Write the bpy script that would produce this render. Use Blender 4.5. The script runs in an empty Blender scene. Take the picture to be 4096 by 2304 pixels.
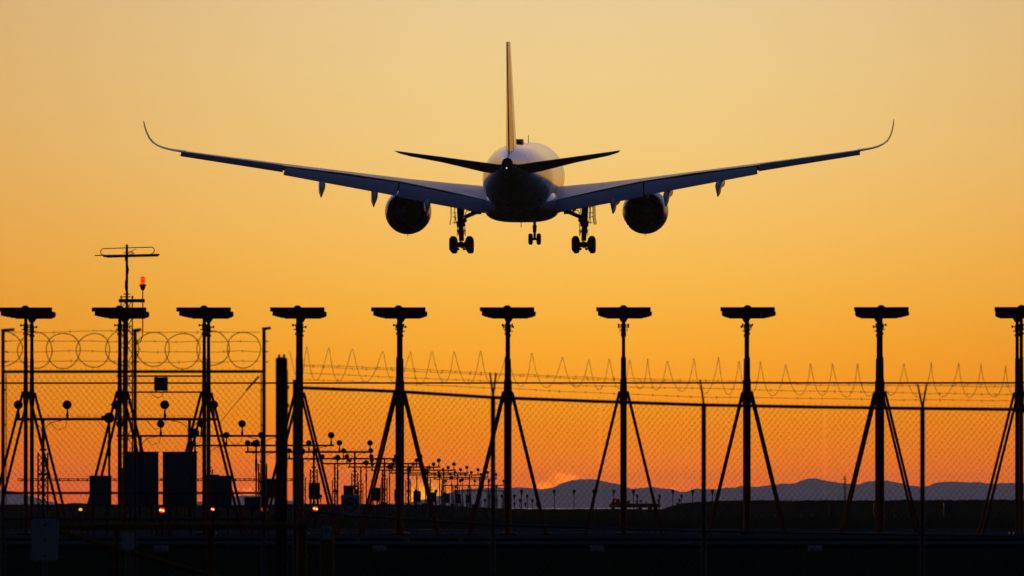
import bpy, bmesh, math, random
from mathutils import Vector, Matrix
random.seed(7)
C = bpy.context.scene
col = C.collection
R = math.radians

# ------------------------------------------------------------------ camera
F = 27840.0            # focal length in pixels of the 4096 wide photograph
EYE = 0.65             # camera height above the airfield level (it stands on lower ground)
HOR = 2030.0           # horizon row
cd = bpy.data.cameras.new('camera')
cd.sensor_width = 36.0
cd.lens = 36.0 * F / 4096.0
cd.shift_y = (HOR - 1152.0) / 4096.0
cd.clip_start = 1.0
cd.clip_end = 60000.0
cd.dof.use_dof = True
cd.dof.focus_distance = 350.0
cd.dof.aperture_fstop = 8.5
cam = bpy.data.objects.new('camera', cd)
col.objects.link(cam)
cam.location = (0, 0, EYE)
cam.rotation_euler = (R(90), 0, 0)
C.camera = cam

# ------------------------------------------------------------------ sun, sky, exposure
SUN_AZ = math.atan((1690 - 2048) / F)      # to the right of +Y
SUN_EL = R(1.2)
sd = bpy.data.lights.new('sun', 'SUN')
sd.energy = 0.12
sd.angle = R(1.0)
sd.color = (1.0, 0.55, 0.2)
sun = bpy.data.objects.new('sun', sd)
col.objects.link(sun)
sdir = Vector((math.sin(SUN_AZ) * math.cos(SUN_EL), math.cos(SUN_AZ) * math.cos(SUN_EL), math.sin(SUN_EL)))
sun.rotation_euler = sdir.to_track_quat('Z', 'Y').to_euler()

def lin(r, g, b):
    f = lambda c: (c / 255 / 12.92) if c <= 10 else ((c / 255 + 0.055) / 1.055) ** 2.4
    return (f(r), f(g), f(b), 1.0)

class NT:
    """small helper for node graphs"""
    def __init__(self, tree):
        self.t = tree; self.n = tree.nodes; self.l = tree.links
        self.n.clear()
    def new(self, typ, **kw):
        nd = self.n.new(typ)
        for k, v in kw.items(): setattr(nd, k, v)
        return nd
    def link(self, a, b): self.l.new(a, b)
    def math(self, op, a, b=None, clamp=False):
        nd = self.new('ShaderNodeMath', operation=op); nd.use_clamp = clamp
        for i, v in enumerate((a, b)):
            if v is None: continue
            if isinstance(v, (int, float)): nd.inputs[i].default_value = v
            else: self.link(v, nd.inputs[i])
        return nd.outputs[0]
    def rng(self, v, a, b, c=0.0, d=1.0, smooth=False):
        nd = self.new('ShaderNodeMapRange')
        if smooth: nd.interpolation_type = 'SMOOTHSTEP'
        self.link(v, nd.inputs['Value'])
        for k, x in (('From Min', a), ('From Max', b), ('To Min', c), ('To Max', d)): nd.inputs[k].default_value = x
        return nd.outputs['Result']
    def mix(self, f, a, b, blend='MIX'):
        nd = self.new('ShaderNodeMix', data_type='RGBA', blend_type=blend)
        nd.clamp_factor = False
        for s, v in ((nd.inputs[0], f), (nd.inputs[6], a), (nd.inputs[7], b)):
            if isinstance(v, (int, float)): s.default_value = v
            elif isinstance(v, tuple): s.default_value = v
            else: self.link(v, s)
        return nd.outputs[2]

w = bpy.data.worlds.new('World')
C.world = w
w.use_nodes = True
g = NT(w.node_tree)
tc = g.new('ShaderNodeTexCoord')
sx = g.new('ShaderNodeSeparateXYZ'); g.link(tc.outputs['Generated'], sx.inputs[0])
X, Y, Z = sx.outputs
hl = g.math('SQRT', g.math('ADD', g.math('ADD', g.math('MULTIPLY', X, X), g.math('MULTIPLY', Y, Y)), 1e-6))
dcos = g.math('DIVIDE', g.math('ADD', g.math('MULTIPLY', X, math.sin(0.0)), g.math('MULTIPLY', Y, math.cos(0.0))), hl)
oneminus = g.math('SUBTRACT', 1.0, dcos)
sky = g.new('ShaderNodeTexSky', sky_type='NISHITA')
sky.sun_disc = False
sky.sun_elevation = SUN_EL
sky.sun_rotation = SUN_AZ
sky.altitude = 0; sky.air_density = 1.0; sky.dust_density = 1.5; sky.ozone_density = 1.5
# dusk: the sky opposite the sunset is far darker than the western half, the upper sky stays blue
west = g.rng(Y, -0.25, 0.75, 0.016, 0.19, smooth=True)
dome = g.mix(1.0, sky.outputs[0], g.mix(1.0, (0.56, 0.73, 1.50, 1), west, 'MULTIPLY'), 'MULTIPLY')
high = g.math('MULTIPLY', g.rng(Z, 0.25, 0.9, smooth=True), g.rng(Y, -0.35, 0.5, 0.12, 1.0, smooth=True))
dome = g.mix(high, dome, g.mix(1.0, dome, (0.018, 0.02, 0.036, 1), 'ADD'))
# horizon glow by elevation
ramp = g.new('ShaderNodeValToRGB')
g.link(g.rng(Z, 0.0, 0.08), ramp.inputs[0])
# colours of the western sky as they reach the eye, then freed of the haze in front of them
STOPS = [(0.0, (224, 98, 22)), (.036, (231, 108, 22)), (.103, (240, 129, 22)), (.193, (245, 150, 33)),
         (.283, (248, 167, 48)), (.359, (248, 178, 64)), (.417, (248, 185, 78)), (.507, (247, 192, 98)),
         (.642, (242, 201, 124)), (.777, (238, 204, 138)), (.911, (234, 203, 149)), (1.0, (230, 203, 154))]
HAZE_D = 0.42e-4; HAZE_TOP = 80.0; HAZE_FAR = 17500.0
HAZE_S = (.085, .068, .047)
def through(c, z):
    T = math.exp(-HAZE_D * min((HAZE_TOP - EYE) / max(z, 1e-5), HAZE_FAR))
    return tuple(max(0.0, (x - h * (1 - T)) / T) for x, h in zip(c[:3], HAZE_S)) + (1.0,)
els = ramp.color_ramp.elements
pos = [0.0, .012, .024] + [i / 28 for i in range(1, 29)]
def stop_at(p):
    for (p0, c0), (p1, c1) in zip(STOPS, STOPS[1:]):
        if p0 <= p <= p1:
            t = (p - p0) / (p1 - p0); return lin(*[a + (b_ - a) * t for a, b_ in zip(c0, c1)])
while len(els) < len(pos): els.new(0.5)
for e, p in zip(els, pos):
    e.position = p; e.color = through(stop_at(p), p * .08)
az0 = .010
dgl = g.math('SUBTRACT', 1.0, g.math('DIVIDE', g.math('ADD', g.math('MULTIPLY', X, math.sin(az0)), g.math('MULTIPLY', Y, math.cos(az0))), hl))
azf = g.mix(g.math('EXPONENT', g.math('MULTIPLY', dgl, -260.0)), (0.76, 0.56, 0.36, 1), (1, 1, 1, 1))
glow = g.mix(1.0, ramp.outputs[0], azf, 'MULTIPLY')
mask_az = g.rng(dcos, 0.45, 0.98, smooth=True)
mask_el = g.rng(Z, 0.073, 0.20, 1.0, 0.0, smooth=True)
base = g.mix(g.math('MULTIPLY', mask_az, mask_el), dome, glow)
# burning cloud edge and last light of the set sun, just over the ridge
u = g.math('DIVIDE', X, g.math('MAXIMUM', Y, 0.01))
def spot(px, py, rx, ry):
    a = g.math('DIVIDE', g.math('SUBTRACT', u, (px - 2048) / F), rx / F)
    b = g.math('DIVIDE', g.math('SUBTRACT', Z, (HOR - py) / F), ry / F)
    s = g.math('ADD', g.math('MULTIPLY', a, a), g.math('MULTIPLY', b, b))
    return g.math('MULTIPLY', g.math('EXPONENT', g.math('MULTIPLY', s, -1.0)), g.math('GREATER_THAN', Y, 0.0))
ns = g.new('ShaderNodeTexNoise'); ns.inputs['Scale'].default_value = 900.0; ns.inputs['Detail'].default_value = 5.0
ns.inputs['Roughness'].default_value = 0.6
g.link(tc.outputs['Generated'], ns.inputs['Vector'])
nz = g.rng(ns.outputs[0], 0.36, 0.54, smooth=True)
wisps = g.math('ADD', g.math('ADD', spot(2258, 1912, 46, 17), spot(2185, 1944, 36, 13)), g.math('ADD', spot(2690, 1956, 14, 6), spot(1005, 1975, 50, 16)))
wisp = g.math('MULTIPLY', g.math('MULTIPLY', wisps, nz), 2.2, clamp=True)
base = g.mix(wisp, base, through((1.15, .25, .010, 1), .0036))
sunspot = g.math('ADD', spot(1672, 1992, 36, 34), g.math('ADD', spot(1745, 1985, 22, 18), spot(1070 * 1.59, 1975, 60, 45)))
sunspot = g.math('MULTIPLY', sunspot, g.rng(ns.outputs[0], 0.3, 0.6, 0.25, 1.0), clamp=True)
base = g.mix(g.math('MULTIPLY', sunspot, 0.9, clamp=True), base, through((1.25, 0.50, 0.04, 1), .0016))
bg = g.new('ShaderNodeBackground'); g.link(base, bg.inputs[0]); bg.inputs[1].default_value = 1.0
wo = g.new('ShaderNodeOutputWorld'); g.link(bg.outputs[0], wo.inputs[0])

C.view_settings.view_transform = 'Standard'
C.view_settings.look = 'None'
C.view_settings.exposure = 0.0
C.view_settings.gamma = 1.0
C.cycles.use_denoising = True
C.cycles.max_bounces = 6
C.cycles.volume_bounces = 1
C.cycles.film_exposure = 1.0

# ------------------------------------------------------------------ helpers
def at(px, py, Yd):
    """the world point seen at a photograph pixel, at distance Yd"""
    return Vector(((px - 2048) / F * Yd, Yd, EYE + (HOR - py) / F * Yd))

def material(name, rgb, rough=0.6, metal=0.0, coat=0.0, var=0.15, scale=6.0, spec=0.5, bump=0.0):
    m = bpy.data.materials.new(name); m.use_nodes = True
    k = NT(m.node_tree)
    t = k.new('ShaderNodeTexCoord')
    n = k.new('ShaderNodeTexNoise'); n.inputs['Scale'].default_value = scale; n.inputs['Detail'].default_value = 6.0
    k.link(t.outputs['Object'], n.inputs['Vector'])
    p = k.new('ShaderNodeBsdfPrincipled')
    lo = tuple(c * (1 - var) for c in rgb) + (1,); hi = tuple(min(1, c * (1 + var)) for c in rgb) + (1,)
    k.link(k.mix(k.rng(n.outputs[0], 0.3, 0.7), lo, hi), p.inputs['Base Color'])
    k.link(k.rng(n.outputs[0], 0.3, 0.7, max(0.02, rough * 0.85), min(1, rough * 1.15)), p.inputs['Roughness'])
    p.inputs['Metallic'].default_value = metal
    p.inputs['Specular IOR Level'].default_value = spec
    p.inputs['Coat Weight'].default_value = coat
    p.inputs['Coat Roughness'].default_value = 0.06
    if bump:
        b = k.new('ShaderNodeBump'); b.inputs['Strength'].default_value = bump
        k.link(n.outputs[0], b.inputs['Height']); k.link(b.outputs[0], p.inputs['Normal'])
    o = k.new('ShaderNodeOutputMaterial'); k.link(p.outputs[0], o.inputs[0])
    return m

def lamp_mat(name, rgb, strength):
    m = bpy.data.materials.new(name); m.use_nodes = True
    k = NT(m.node_tree)
    e = k.new('ShaderNodeEmission'); e.inputs[0].default_value = (*rgb, 1); e.inputs[1].default_value = strength
    o = k.new('ShaderNodeOutputMaterial'); k.link(e.outputs[0], o.inputs[0])
    return m

M = {
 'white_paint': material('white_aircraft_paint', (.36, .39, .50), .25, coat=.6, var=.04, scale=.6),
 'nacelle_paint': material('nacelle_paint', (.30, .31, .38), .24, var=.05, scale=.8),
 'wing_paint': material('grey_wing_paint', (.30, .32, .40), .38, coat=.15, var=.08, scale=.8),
 'dark_grey': material('dark_parts_and_aileron_shade', (.10, .10, .11), .5, var=.15, scale=2),
 'rubber': material('tyre_rubber', (.02, .02, .02), .8, spec=.2),
 'steel': material('gear_steel', (.16, .16, .17), .5, metal=.3, var=.2),
 'black': material('fan_black', (.012, .012, .012), .8, spec=.1),  # near-black tone for the fan disc
 'orange': material('orange_mast_paint', (.40, .065, .02), .62, spec=.25, var=.25, scale=8),
 'radome': material('orange_radome', (.22, .05, .03), .5, spec=.3, var=.2),
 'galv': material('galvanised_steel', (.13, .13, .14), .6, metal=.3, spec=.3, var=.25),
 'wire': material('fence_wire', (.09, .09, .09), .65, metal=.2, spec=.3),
 'lamp_case': material('lamp_housing', (.05, .045, .04), .6, spec=.3),
 'glass': material('lamp_glass', (.10, .10, .11), .3, spec=.5),
 'cabinet': material('grey_cabinet_paint', (.22, .215, .22), .65, spec=.3, var=.1, scale=3),
 'post': material('weathered_timber', (.06, .06, .07), .85, spec=.2, var=.4, scale=12, bump=.3),
 'yellow': material('yellow_barrier_paint', (.26, .14, .02), .85, spec=.1, var=.25, scale=5),
 'sign_white': material('white_sign_plate', (.75, .76, .8), .45, var=.06, scale=9),
 'sign_dark': material('sign_print', (.02, .02, .025), .6),
 'sign_red': material('sign_red_print', (.25, .01, .015), .6),
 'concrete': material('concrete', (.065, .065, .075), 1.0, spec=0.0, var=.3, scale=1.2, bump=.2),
 'kerb': material('kerb_concrete', (.12, .11, .10), .5, spec=.5, var=.25, scale=2),
 'vehicle': material('dark_vehicle_paint', (.05, .05, .06), .5),
 'red_lamp': lamp_mat('red_lamp', (1, .02, .004), 1.6),
 'beacon_lens': lamp_mat('beacon_lens', (1, .025, .006), 1.0),
 'beacon_core': lamp_mat('beacon_core', (1, .16, .02), 1.1),
 'red_core': lamp_mat('red_lamp_core', (1, .40, .07), 6.0),
 'amber_lamp': lamp_mat('amber_lamp', (1, .42, .04), 1.6),
 'tail_lamp': lamp_mat('white_tail_lamp', (1, .93, .82), 1.6),
 'red_dim': lamp_mat('dim_red_lamp', (1, .01, .03), .45),
}

class MB:
    def __init__(self): self.v = []; self.f = []
    def add(self, vs, fs):
        o = len(self.v)
        self.v += [tuple(p) for p in vs]; self.f += [tuple(i + o for i in f) for f in fs]
        return self
    def box(self, c, s, rz=0.0, mat=None):
        hx, hy, hz = s[0] / 2, s[1] / 2, s[2] / 2
        m = Matrix.Rotation(rz, 3, 'Z') if mat is None else mat
        vs = [Vector(c) + m @ Vector((x * hx, y * hy, z * hz)) for x in (-1, 1) for y in (-1, 1) for z in (-1, 1)]
        return self.add(vs, [(0, 1, 3, 2), (4, 6, 7, 5), (0, 4, 5, 1), (2, 3, 7, 6), (0, 2, 6, 4), (1, 5, 7, 3)])
    def tube(self, a, b, r, r2=None, n=8):
        a = Vector(a); b = Vector(b); r2 = r if r2 is None else r2
        d = (b - a)
        if d.length < 1e-9: return self
        d.normalize()
        u = d.cross(Vector((0, 0, 1)) if abs(d.z) < .9 else Vector((1, 0, 0))).normalized(); w_ = d.cross(u)
        vs = []
        for p, rr in ((a, r), (b, r2)):
            for i in range(n):
                t = 2 * math.pi * (i + .5) / n
                vs.append(p + (u * math.cos(t) + w_ * math.sin(t)) * rr)
        fs = [(i, (i + 1) % n, n + (i + 1) % n, n + i) for i in range(n)] + [tuple(range(n)), tuple(range(n, 2 * n))]
        return self.add(vs, fs)
    def path(self, pts, r, n=6, closed=False):
        pts = [Vector(p) for p in pts]; k = len(pts); vs = []
        prev = None
        for i, p in enumerate(pts):
            if closed: d = pts[(i + 1) % k] - pts[i - 1]
            else: d = pts[min(i + 1, k - 1)] - pts[max(i - 1, 0)]
            d.normalize()
            if prev is None: u = d.cross(Vector((0, 0, 1)) if abs(d.z) < .9 else Vector((1, 0, 0))).normalized()
            else: u = (prev - d * prev.dot(d)).normalized()
            prev = u; w_ = d.cross(u)
            for j in range(n):
                t = 2 * math.pi * j / n
                vs.append(p + (u * math.cos(t) + w_ * math.sin(t)) * r)
        fs = []
        for i in range(k if closed else k - 1):
            a, b = i * n, ((i + 1) % k) * n
            fs += [(a + j, a + (j + 1) % n, b + (j + 1) % n, b + j) for j in range(n)]
        if not closed: fs += [tuple(range(n)), tuple(range((k - 1) * n, k * n))]
        return self.add(vs, fs)
    def loft(self, secs, caps=True):
        n = len(secs[0]); vs = [p for s in secs for p in s]; fs = []
        for i in range(len(secs) - 1):
            a, b = i * n, (i + 1) * n
            fs += [(a + j, a + (j + 1) % n, b + (j + 1) % n, b + j) for j in range(n)]
        if caps: fs += [tuple(range(n)), tuple(range((len(secs) - 1) * n, len(secs) * n))]
        return self.add(vs, fs)
    def lathe(self, prof, o, axis, n=16, caps=True):
        """prof: (distance along axis, radius)"""
        ax = Vector(axis).normalized()
        u = ax.cross(Vector((0, 0, 1)) if abs(ax.z) < .9 else Vector((1, 0, 0))).normalized(); w_ = ax.cross(u)
        secs = [[Vector(o) + ax * d + (u * math.cos(2 * math.pi * i / n) + w_ * math.sin(2 * math.pi * i / n)) * max(r, 1e-4) for i in range(n)] for d, r in prof]
        return self.loft(secs, caps)
    def ball(self, c, r, n=12, m=8, sq=(1, 1, 1)):
        secs = []
        for i in range(1, m):
            t = math.pi * i / m
            secs.append([Vector((c[0] + sq[0] * r * math.sin(t) * math.cos(2 * math.pi * j / n), c[1] + sq[1] * r * math.sin(t) * math.sin(2 * math.pi * j / n), c[2] + sq[2] * r * math.cos(t))) for j in range(n)])
        return self.loft(secs)
    def build(self, name, mat, parent=None, smooth=True, bevel=0.0, origin=None, ang=35):
        me = bpy.data.meshes.new(name)
        o = Vector(origin) if origin is not None else Vector((0, 0, 0))
        me.from_pydata([tuple(Vector(p) - o) for p in self.v], [], self.f)
        b = bmesh.new(); b.from_mesh(me)
        bmesh.ops.recalc_face_normals(b, faces=b.faces)
        if bevel:
            es = [e for e in b.edges if len(e.link_faces) == 2 and e.calc_face_angle(0) > .5]
            bmesh.ops.bevel(b, geom=es, offset=bevel, segments=2, affect='EDGES', profile=.5)
        b.to_mesh(me); b.free()
        if smooth:
            me.polygons.foreach_set('use_smooth', [True] * len(me.polygons))
            me.set_sharp_from_angle(angle=R(ang))
        me.materials.append(M[mat] if isinstance(mat, str) else mat)
        ob = bpy.data.objects.new(name, me); col.objects.link(ob)
        ob.location = o
        if parent: ob.parent = parent
        return ob

def tag(o, label=None, cat=None, group=None, kind=None):
    for k, v in (('label', label), ('category', cat), ('group', group), ('kind', kind)):
        if v: o[k] = v
    return o

def empty(name, loc=(0, 0, 0), label=None, cat=None, group=None, rz=0.0):
    o = bpy.data.objects.new(name, None); col.objects.link(o)
    o.location = loc; o.rotation_euler = (0, 0, rz); o.empty_display_size = .2
    return tag(o, label, cat, group)

def copy_tree(o, parent=None):
    c = o.copy(); col.objects.link(c)
    c.parent = parent
    for ch in list(o.children): copy_tree(ch, c)
    return c

ORD = ['', 'first', 'second', 'third', 'fourth', 'fifth', 'sixth', 'seventh', 'eighth', 'ninth', 'tenth', 'eleventh',
       'twelfth', 'thirteenth', 'fourteenth', 'fifteenth', 'sixteenth', 'seventeenth', 'eighteenth', 'nineteenth', 'twentieth',
       'twenty-first', 'twenty-second', 'twenty-third', 'twenty-fourth']
def smooth01(a, b, x):
    t = max(0.0, min(1.0, (x - a) / (b - a))); return t * t * (3 - 2 * t)
def ground_z(y): return -1.0 + smooth01(90, 109, y)

# ------------------------------------------------------------------ the setting
def grass_material():
    m = bpy.data.materials.new('dark_grass'); m.use_nodes = True
    k = NT(m.node_tree)
    t = k.new('ShaderNodeTexCoord')
    n1 = k.new('ShaderNodeTexNoise'); n1.inputs['Scale'].default_value = .08; n1.inputs['Detail'].default_value = 8
    n2 = k.new('ShaderNodeTexNoise'); n2.inputs['Scale'].default_value = 5.0; n2.inputs['Detail'].default_value = 8
    for n in (n1, n2): k.link(t.outputs['Object'], n.inputs['Vector'])
    p = k.new('ShaderNodeBsdfPrincipled')
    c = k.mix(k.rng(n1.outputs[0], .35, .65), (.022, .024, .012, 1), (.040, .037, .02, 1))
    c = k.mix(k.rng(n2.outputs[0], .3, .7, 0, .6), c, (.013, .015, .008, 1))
    k.link(c, p.inputs['Base Color']); p.inputs['Roughness'].default_value = 1.0
    p.inputs['Specular IOR Level'].default_value = 0.0
    b = k.new('ShaderNodeBump'); b.inputs['Strength'].default_value = .6; k.link(n2.outputs[0], b.inputs['Height']); k.link(b.outputs[0], p.inputs['Normal'])
    o = k.new('ShaderNodeOutputMaterial'); k.link(p.outputs[0], o.inputs[0])
    return m
M['grass'] = grass_material()
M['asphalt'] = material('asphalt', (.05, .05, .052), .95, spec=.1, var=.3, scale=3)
M['bush'] = material('dry_scrub', (.035, .035, .02), 1.0, spec=0.0, var=.4, scale=1.5)
M['haze_slope'] = material('haze_blue_slope', (.36, .46, .85), 1.0, spec=0.0, var=.2, scale=.01)  # blueness of the distant air put into the hills' base colour
M['water'] = material('shallow_sea_water', (.10, .11, .13), .45, spec=.5, var=.1, scale=.02)

gy = [-3000, -500, -50, 0, 40, 70, 88] + [90 + i for i in range(0, 21)] + [114, 120, 150, 200, 300, 500, 800, 1300, 2000, 4000, 8000, 17300]
gx = [-19000, -5000, -1500, -500, -150, -50, -20, -8, 0, 8, 20, 50, 150, 500, 1500, 5000, 19000]
b = MB()
b.add([(x, y, ground_z(y)) for y in gy for x in gx],
      [(j * len(gx) + i, j * len(gx) + i + 1, (j + 1) * len(gx) + i + 1, (j + 1) * len(gx) + i) for j in range(len(gy) - 1) for i in range(len(gx) - 1)])
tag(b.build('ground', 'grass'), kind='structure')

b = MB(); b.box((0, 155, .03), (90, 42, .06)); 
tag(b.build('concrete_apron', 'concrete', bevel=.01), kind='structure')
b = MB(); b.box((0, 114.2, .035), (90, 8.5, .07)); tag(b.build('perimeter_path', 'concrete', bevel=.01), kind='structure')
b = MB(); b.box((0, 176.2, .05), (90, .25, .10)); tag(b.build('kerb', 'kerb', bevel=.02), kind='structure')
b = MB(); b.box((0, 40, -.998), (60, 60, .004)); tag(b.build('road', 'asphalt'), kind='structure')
b = MB(); b.add([(-18000, 2050, .004), (18000, 2050, .004), (18000, 17000, .004), (-18000, 17000, .004)], [(0, 1, 2, 3)])
tag(b.build('water', 'water'), kind='structure')

# grass berm along the far side of the field, rising to a scrubby dyke on the right
BP = [(-4000, 2012), (-600, 2016), (0, 2018), (200, 2019), (290, 2013), (320, 2013), (380, 2019), (900, 2022), (1200, 2017), (1500, 2018), (1750, 2022), (1900, 2030), (2050, 2036), (2640, 2037),
      (2700, 2022), (2740, 2014), (2840, 2007), (2950, 2004.5), (3200, 2004), (3600, 2003), (4096, 2001), (4800, 2000), (9000, 1999)]
def interp(tab, x):
    for (x0, y0), (x1, y1) in zip(tab, tab[1:]):
        if x0 <= x <= x1: return y0 + (y1 - y0) * (x - x0) / (x1 - x0)
    return tab[0][1] if x < tab[0][0] else tab[-1][1]
b = MB(); rows = []
YB = 700.0
xs = [-4000 + i * 26 for i in range(501)]
for px in xs:
    h = max(.05, EYE + (HOR - interp(BP, px)) / F * YB)
    j = random.uniform(-.05, .05) + (.08 * random.random() if px > 2700 else 0)
    X0 = (px - 2048) / F * YB
    rows.append([(X0, YB - 22, -.05), (X0, YB - 14, h * .35 + j * .3), (X0, YB - 6, h * .8 + j * .6), (X0, YB, h + j), (X0, YB + 8, h * .8), (X0, YB + 22, -.05)])
for s in rows: b.v += s
b.f += [(i * 6 + k, i * 6 + k + 1, (i + 1) * 6 + k + 1, (i + 1) * 6 + k) for i in range(len(rows) - 1) for k in range(5)]
tag(b.build('grass_berm', 'grass', ang=60), kind='structure')

# tufts of scrub along the crest
b = MB()
for i in range(2600):
    px = random.uniform(-600, 4700)
    if 2030 < px < 2660 and random.random() < .6: continue
    h = max(.05, EYE + (HOR - interp(BP, px)) / F * YB)
    X0 = (px - 2048) / F * YB; y0 = YB + random.uniform(-3, 3)
    s = random.uniform(.03, .12) * (1.6 if px > 2700 else 1)
    for q in range(3):
        a = random.uniform(0, 6.28); lx = math.cos(a) * s; ly = math.sin(a) * s
        ox = X0 + random.uniform(-.2, .2)
        b.add([(ox - lx * .3, y0 - ly * .3, h * .9), (ox + lx * .3, y0 + ly * .3, h * .9), (ox + lx, y0 + ly, h + s * random.uniform(.4, 1.3))], [(0, 1, 2)])
tag(b.build('scrub', 'bush', smooth=False), 'dry dark scrub along the crest of the far bank', 'scrub', kind='stuff')

# mountains
RIDGE = [(-2500, 1965), (-1500, 1948), (-700, 1960), (-300, 1950), (0, 1957), (60, 1966), (110, 1981), (160, 1996), (220, 2011), (300, 2024), (600, 2026), (900, 1998), (940, 1988), (975, 1981), (1016, 1981), (1090, 1990), (1190, 2008),
 (1260, 2019), (1420, 2024), (1560, 2014), (1640, 2009), (1720, 1993), (1787, 1975), (1845, 1957), (1967, 1950), (2062, 1950), (2096, 1949), (2133, 1954), (2167, 1957.6), (2221, 1948), (2250, 1931), (2288, 1921),
 (2317, 1917), (2363, 1916), (2388, 1919), (2425, 1927), (2442, 1933), (2463, 1932.6), (2483, 1938), (2525, 1955), (2583, 1950), (2613, 1949), (2650, 1954), (2683, 1955), (2725, 1967), (2750, 1967), (2784, 1953.5), (2817, 1955),
 (2867, 1957.6), (2896, 1951), (2942, 1949), (2960, 1944), (3025, 1947), (3081, 1941), (3123, 1934), (3178, 1933.5), (3216, 1918), (3243, 1912.6), (3271, 1914.5), (3304, 1923), (3336, 1927.5), (3378, 1933.5),
 (3438, 1937.7), (3466, 1926), (3503, 1923), (3550, 1922), (3578, 1927.5), (3601, 1940.5), (3643, 1943.7), (3698, 1946), (3717, 1943.7), (3736, 1932), (3782, 1927.5), (3828, 1926), (3875, 1930), (3921, 1928.4), (3958, 1934.5),
 (4014, 1932), (4096, 1932), (4300, 1945), (4700, 1925), (5400, 1950), (6200, 1930), (8000, 1960)]
YM = 16000.0
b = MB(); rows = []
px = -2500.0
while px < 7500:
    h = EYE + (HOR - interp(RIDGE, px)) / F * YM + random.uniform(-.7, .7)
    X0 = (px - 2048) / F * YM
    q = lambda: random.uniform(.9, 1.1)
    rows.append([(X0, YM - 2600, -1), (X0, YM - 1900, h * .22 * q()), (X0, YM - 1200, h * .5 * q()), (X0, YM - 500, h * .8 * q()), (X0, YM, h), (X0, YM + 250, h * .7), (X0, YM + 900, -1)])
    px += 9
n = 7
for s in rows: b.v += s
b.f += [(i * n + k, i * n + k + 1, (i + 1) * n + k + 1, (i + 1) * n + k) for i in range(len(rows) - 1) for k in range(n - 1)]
tag(b.build('mountains', 'haze_slope', ang=60), kind='structure')

# ------------------------------------------------------------------ the airliner
PSI = R(2.2); TH = R(3.2)
PT = Vector((0.905, 600.0, 29.0))
PR = Matrix.Rotation(-PSI, 3, 'Z') @ Matrix.Rotation(TH, 3, 'X')
K = 4096 / 2576
def loc(px, py, y):
    """point of the aircraft (own axes: x right, y forward, z up) at fore-aft station y, seen at pixel px, py of the 2576 wide view"""
    px *= K; py *= K
    Yw = PT.y + y
    for _ in range(8):
        W = Vector(((px - 2048) / F * Yw, Yw, EYE + (HOR - py) / F * Yw))
        l = PR.transposed() @ (W - PT)
        Yw += y - l.y
    return l
air = empty('airliner', PT, 'white twin-engine passenger airliner on approach seen from behind, wheels down, flaps extended', 'aeroplane')
air.rotation_mode = 'XYZ'
air.rotation_euler = PR.to_euler('XYZ')

FS = [(33.2, .05, .05, -.9), (32.7, .6, .6, -.86), (31.8, 1.2, 1.2, -.74), (30.2, 1.9, 1.9, -.5), (28, 2.5, 2.5, -.22), (25, 2.88, 2.9, -.05), (22, 2.98, 3.05, 0), (14, 2.98, 3.05, 0), (6, 2.98, 3.05, 0), (0, 2.98, 3.05, 0), (-6, 2.98, 3.05, 0), (-9.5, 2.98, 3.04, 0),
      (-13, 2.9, 2.96, .08), (-17, 2.62, 2.74, .30), (-21, 2.18, 2.36, .60), (-25, 1.66, 1.88, .93), (-28, 1.2, 1.42, 1.17), (-30.5, .82, 1.0, 1.34), (-32.3, .56, .66, 1.46), (-33.5, .40, .44, 1.53)]
def ring(y, w_, h, zc, n=40): return [Vector((w_ * math.sin(2 * math.pi * i / n), y, zc + h * math.cos(2 * math.pi * i / n))) for i in range(n)]
b = MB(); b.loft([ring(*s) for s in FS])
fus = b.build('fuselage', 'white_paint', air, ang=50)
b = MB(); b.lathe([(-.02, .02), (-.02, .30), (.35, .33), (.35, .40), (-.03, .41)], (0, -33.5, 1.53), (0, -1, 0), 20)
# auxiliary power exhaust: a short dark pipe with an open bore
b2 = MB(); b2.lathe([(0, .46), (.28, .44), (.28, .31), (-.3, .28), (-.3, .01)], (0, -33.45, 1.53), (0, -1, 0), 24)
b2.build('tail_exhaust', 'dark_grey', fus)
b = MB(); b.ball((-.05, -33.70, 1.16), .055); b.build('tail_light', 'tail_lamp', fus)
b = MB()
for yy, s in ((-10.5, 1.0),):
    b.loft([[Vector((x * s, yy + dy, z)) for x, z in ((-.56 * k, 2.6), (-.46 * k, 3.0 + .44 * k), (.46 * k, 3.0 + .44 * k), (.56 * k, 2.6))] for dy, k in ((-1.6, .5), (-1.2, .95), (1.0, 1), (2.0, .4))])
b.build('antenna_dome', 'wing_paint', fus, bevel=.05)
for p_, s_ in (((-.1, 17, 3.3), (.05, .35, .75)), ((.0, -3.5, -3.9), (.05, .3, .5))):
    b = MB(); b.box(p_, s_); b.build('blade_antenna', 'dark_grey', fus)
# doors on both sides
for sgn in (-1, 1):
    for yy in (26.5, 15.5):
        i = next(k for k in range(len(FS) - 1) if FS[k][0] >= yy >= FS[k + 1][0])
        t = (FS[i][0] - yy) / (FS[i][0] - FS[i + 1][0])
        w_ = FS[i][1] + (FS[i + 1][1] - FS[i][1]) * t; h = FS[i][2] + (FS[i + 1][2] - FS[i][2]) * t; zc = FS[i][3] + (FS[i + 1][3] - FS[i][3]) * t
        b = MB(); secs = []
        for q in range(7):
            a = R(62 + q * 7)
            secs.append([Vector((sgn * (w_ * math.sin(a)) * k, yy + d, zc + h * math.cos(a) * k)) for d, k in ((-.55, .99), (-.54, 1.0015), (.54, 1.0015), (.55, .99))])
        b.loft(secs); b.build('cabin_door', 'white_paint', fus)
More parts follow.
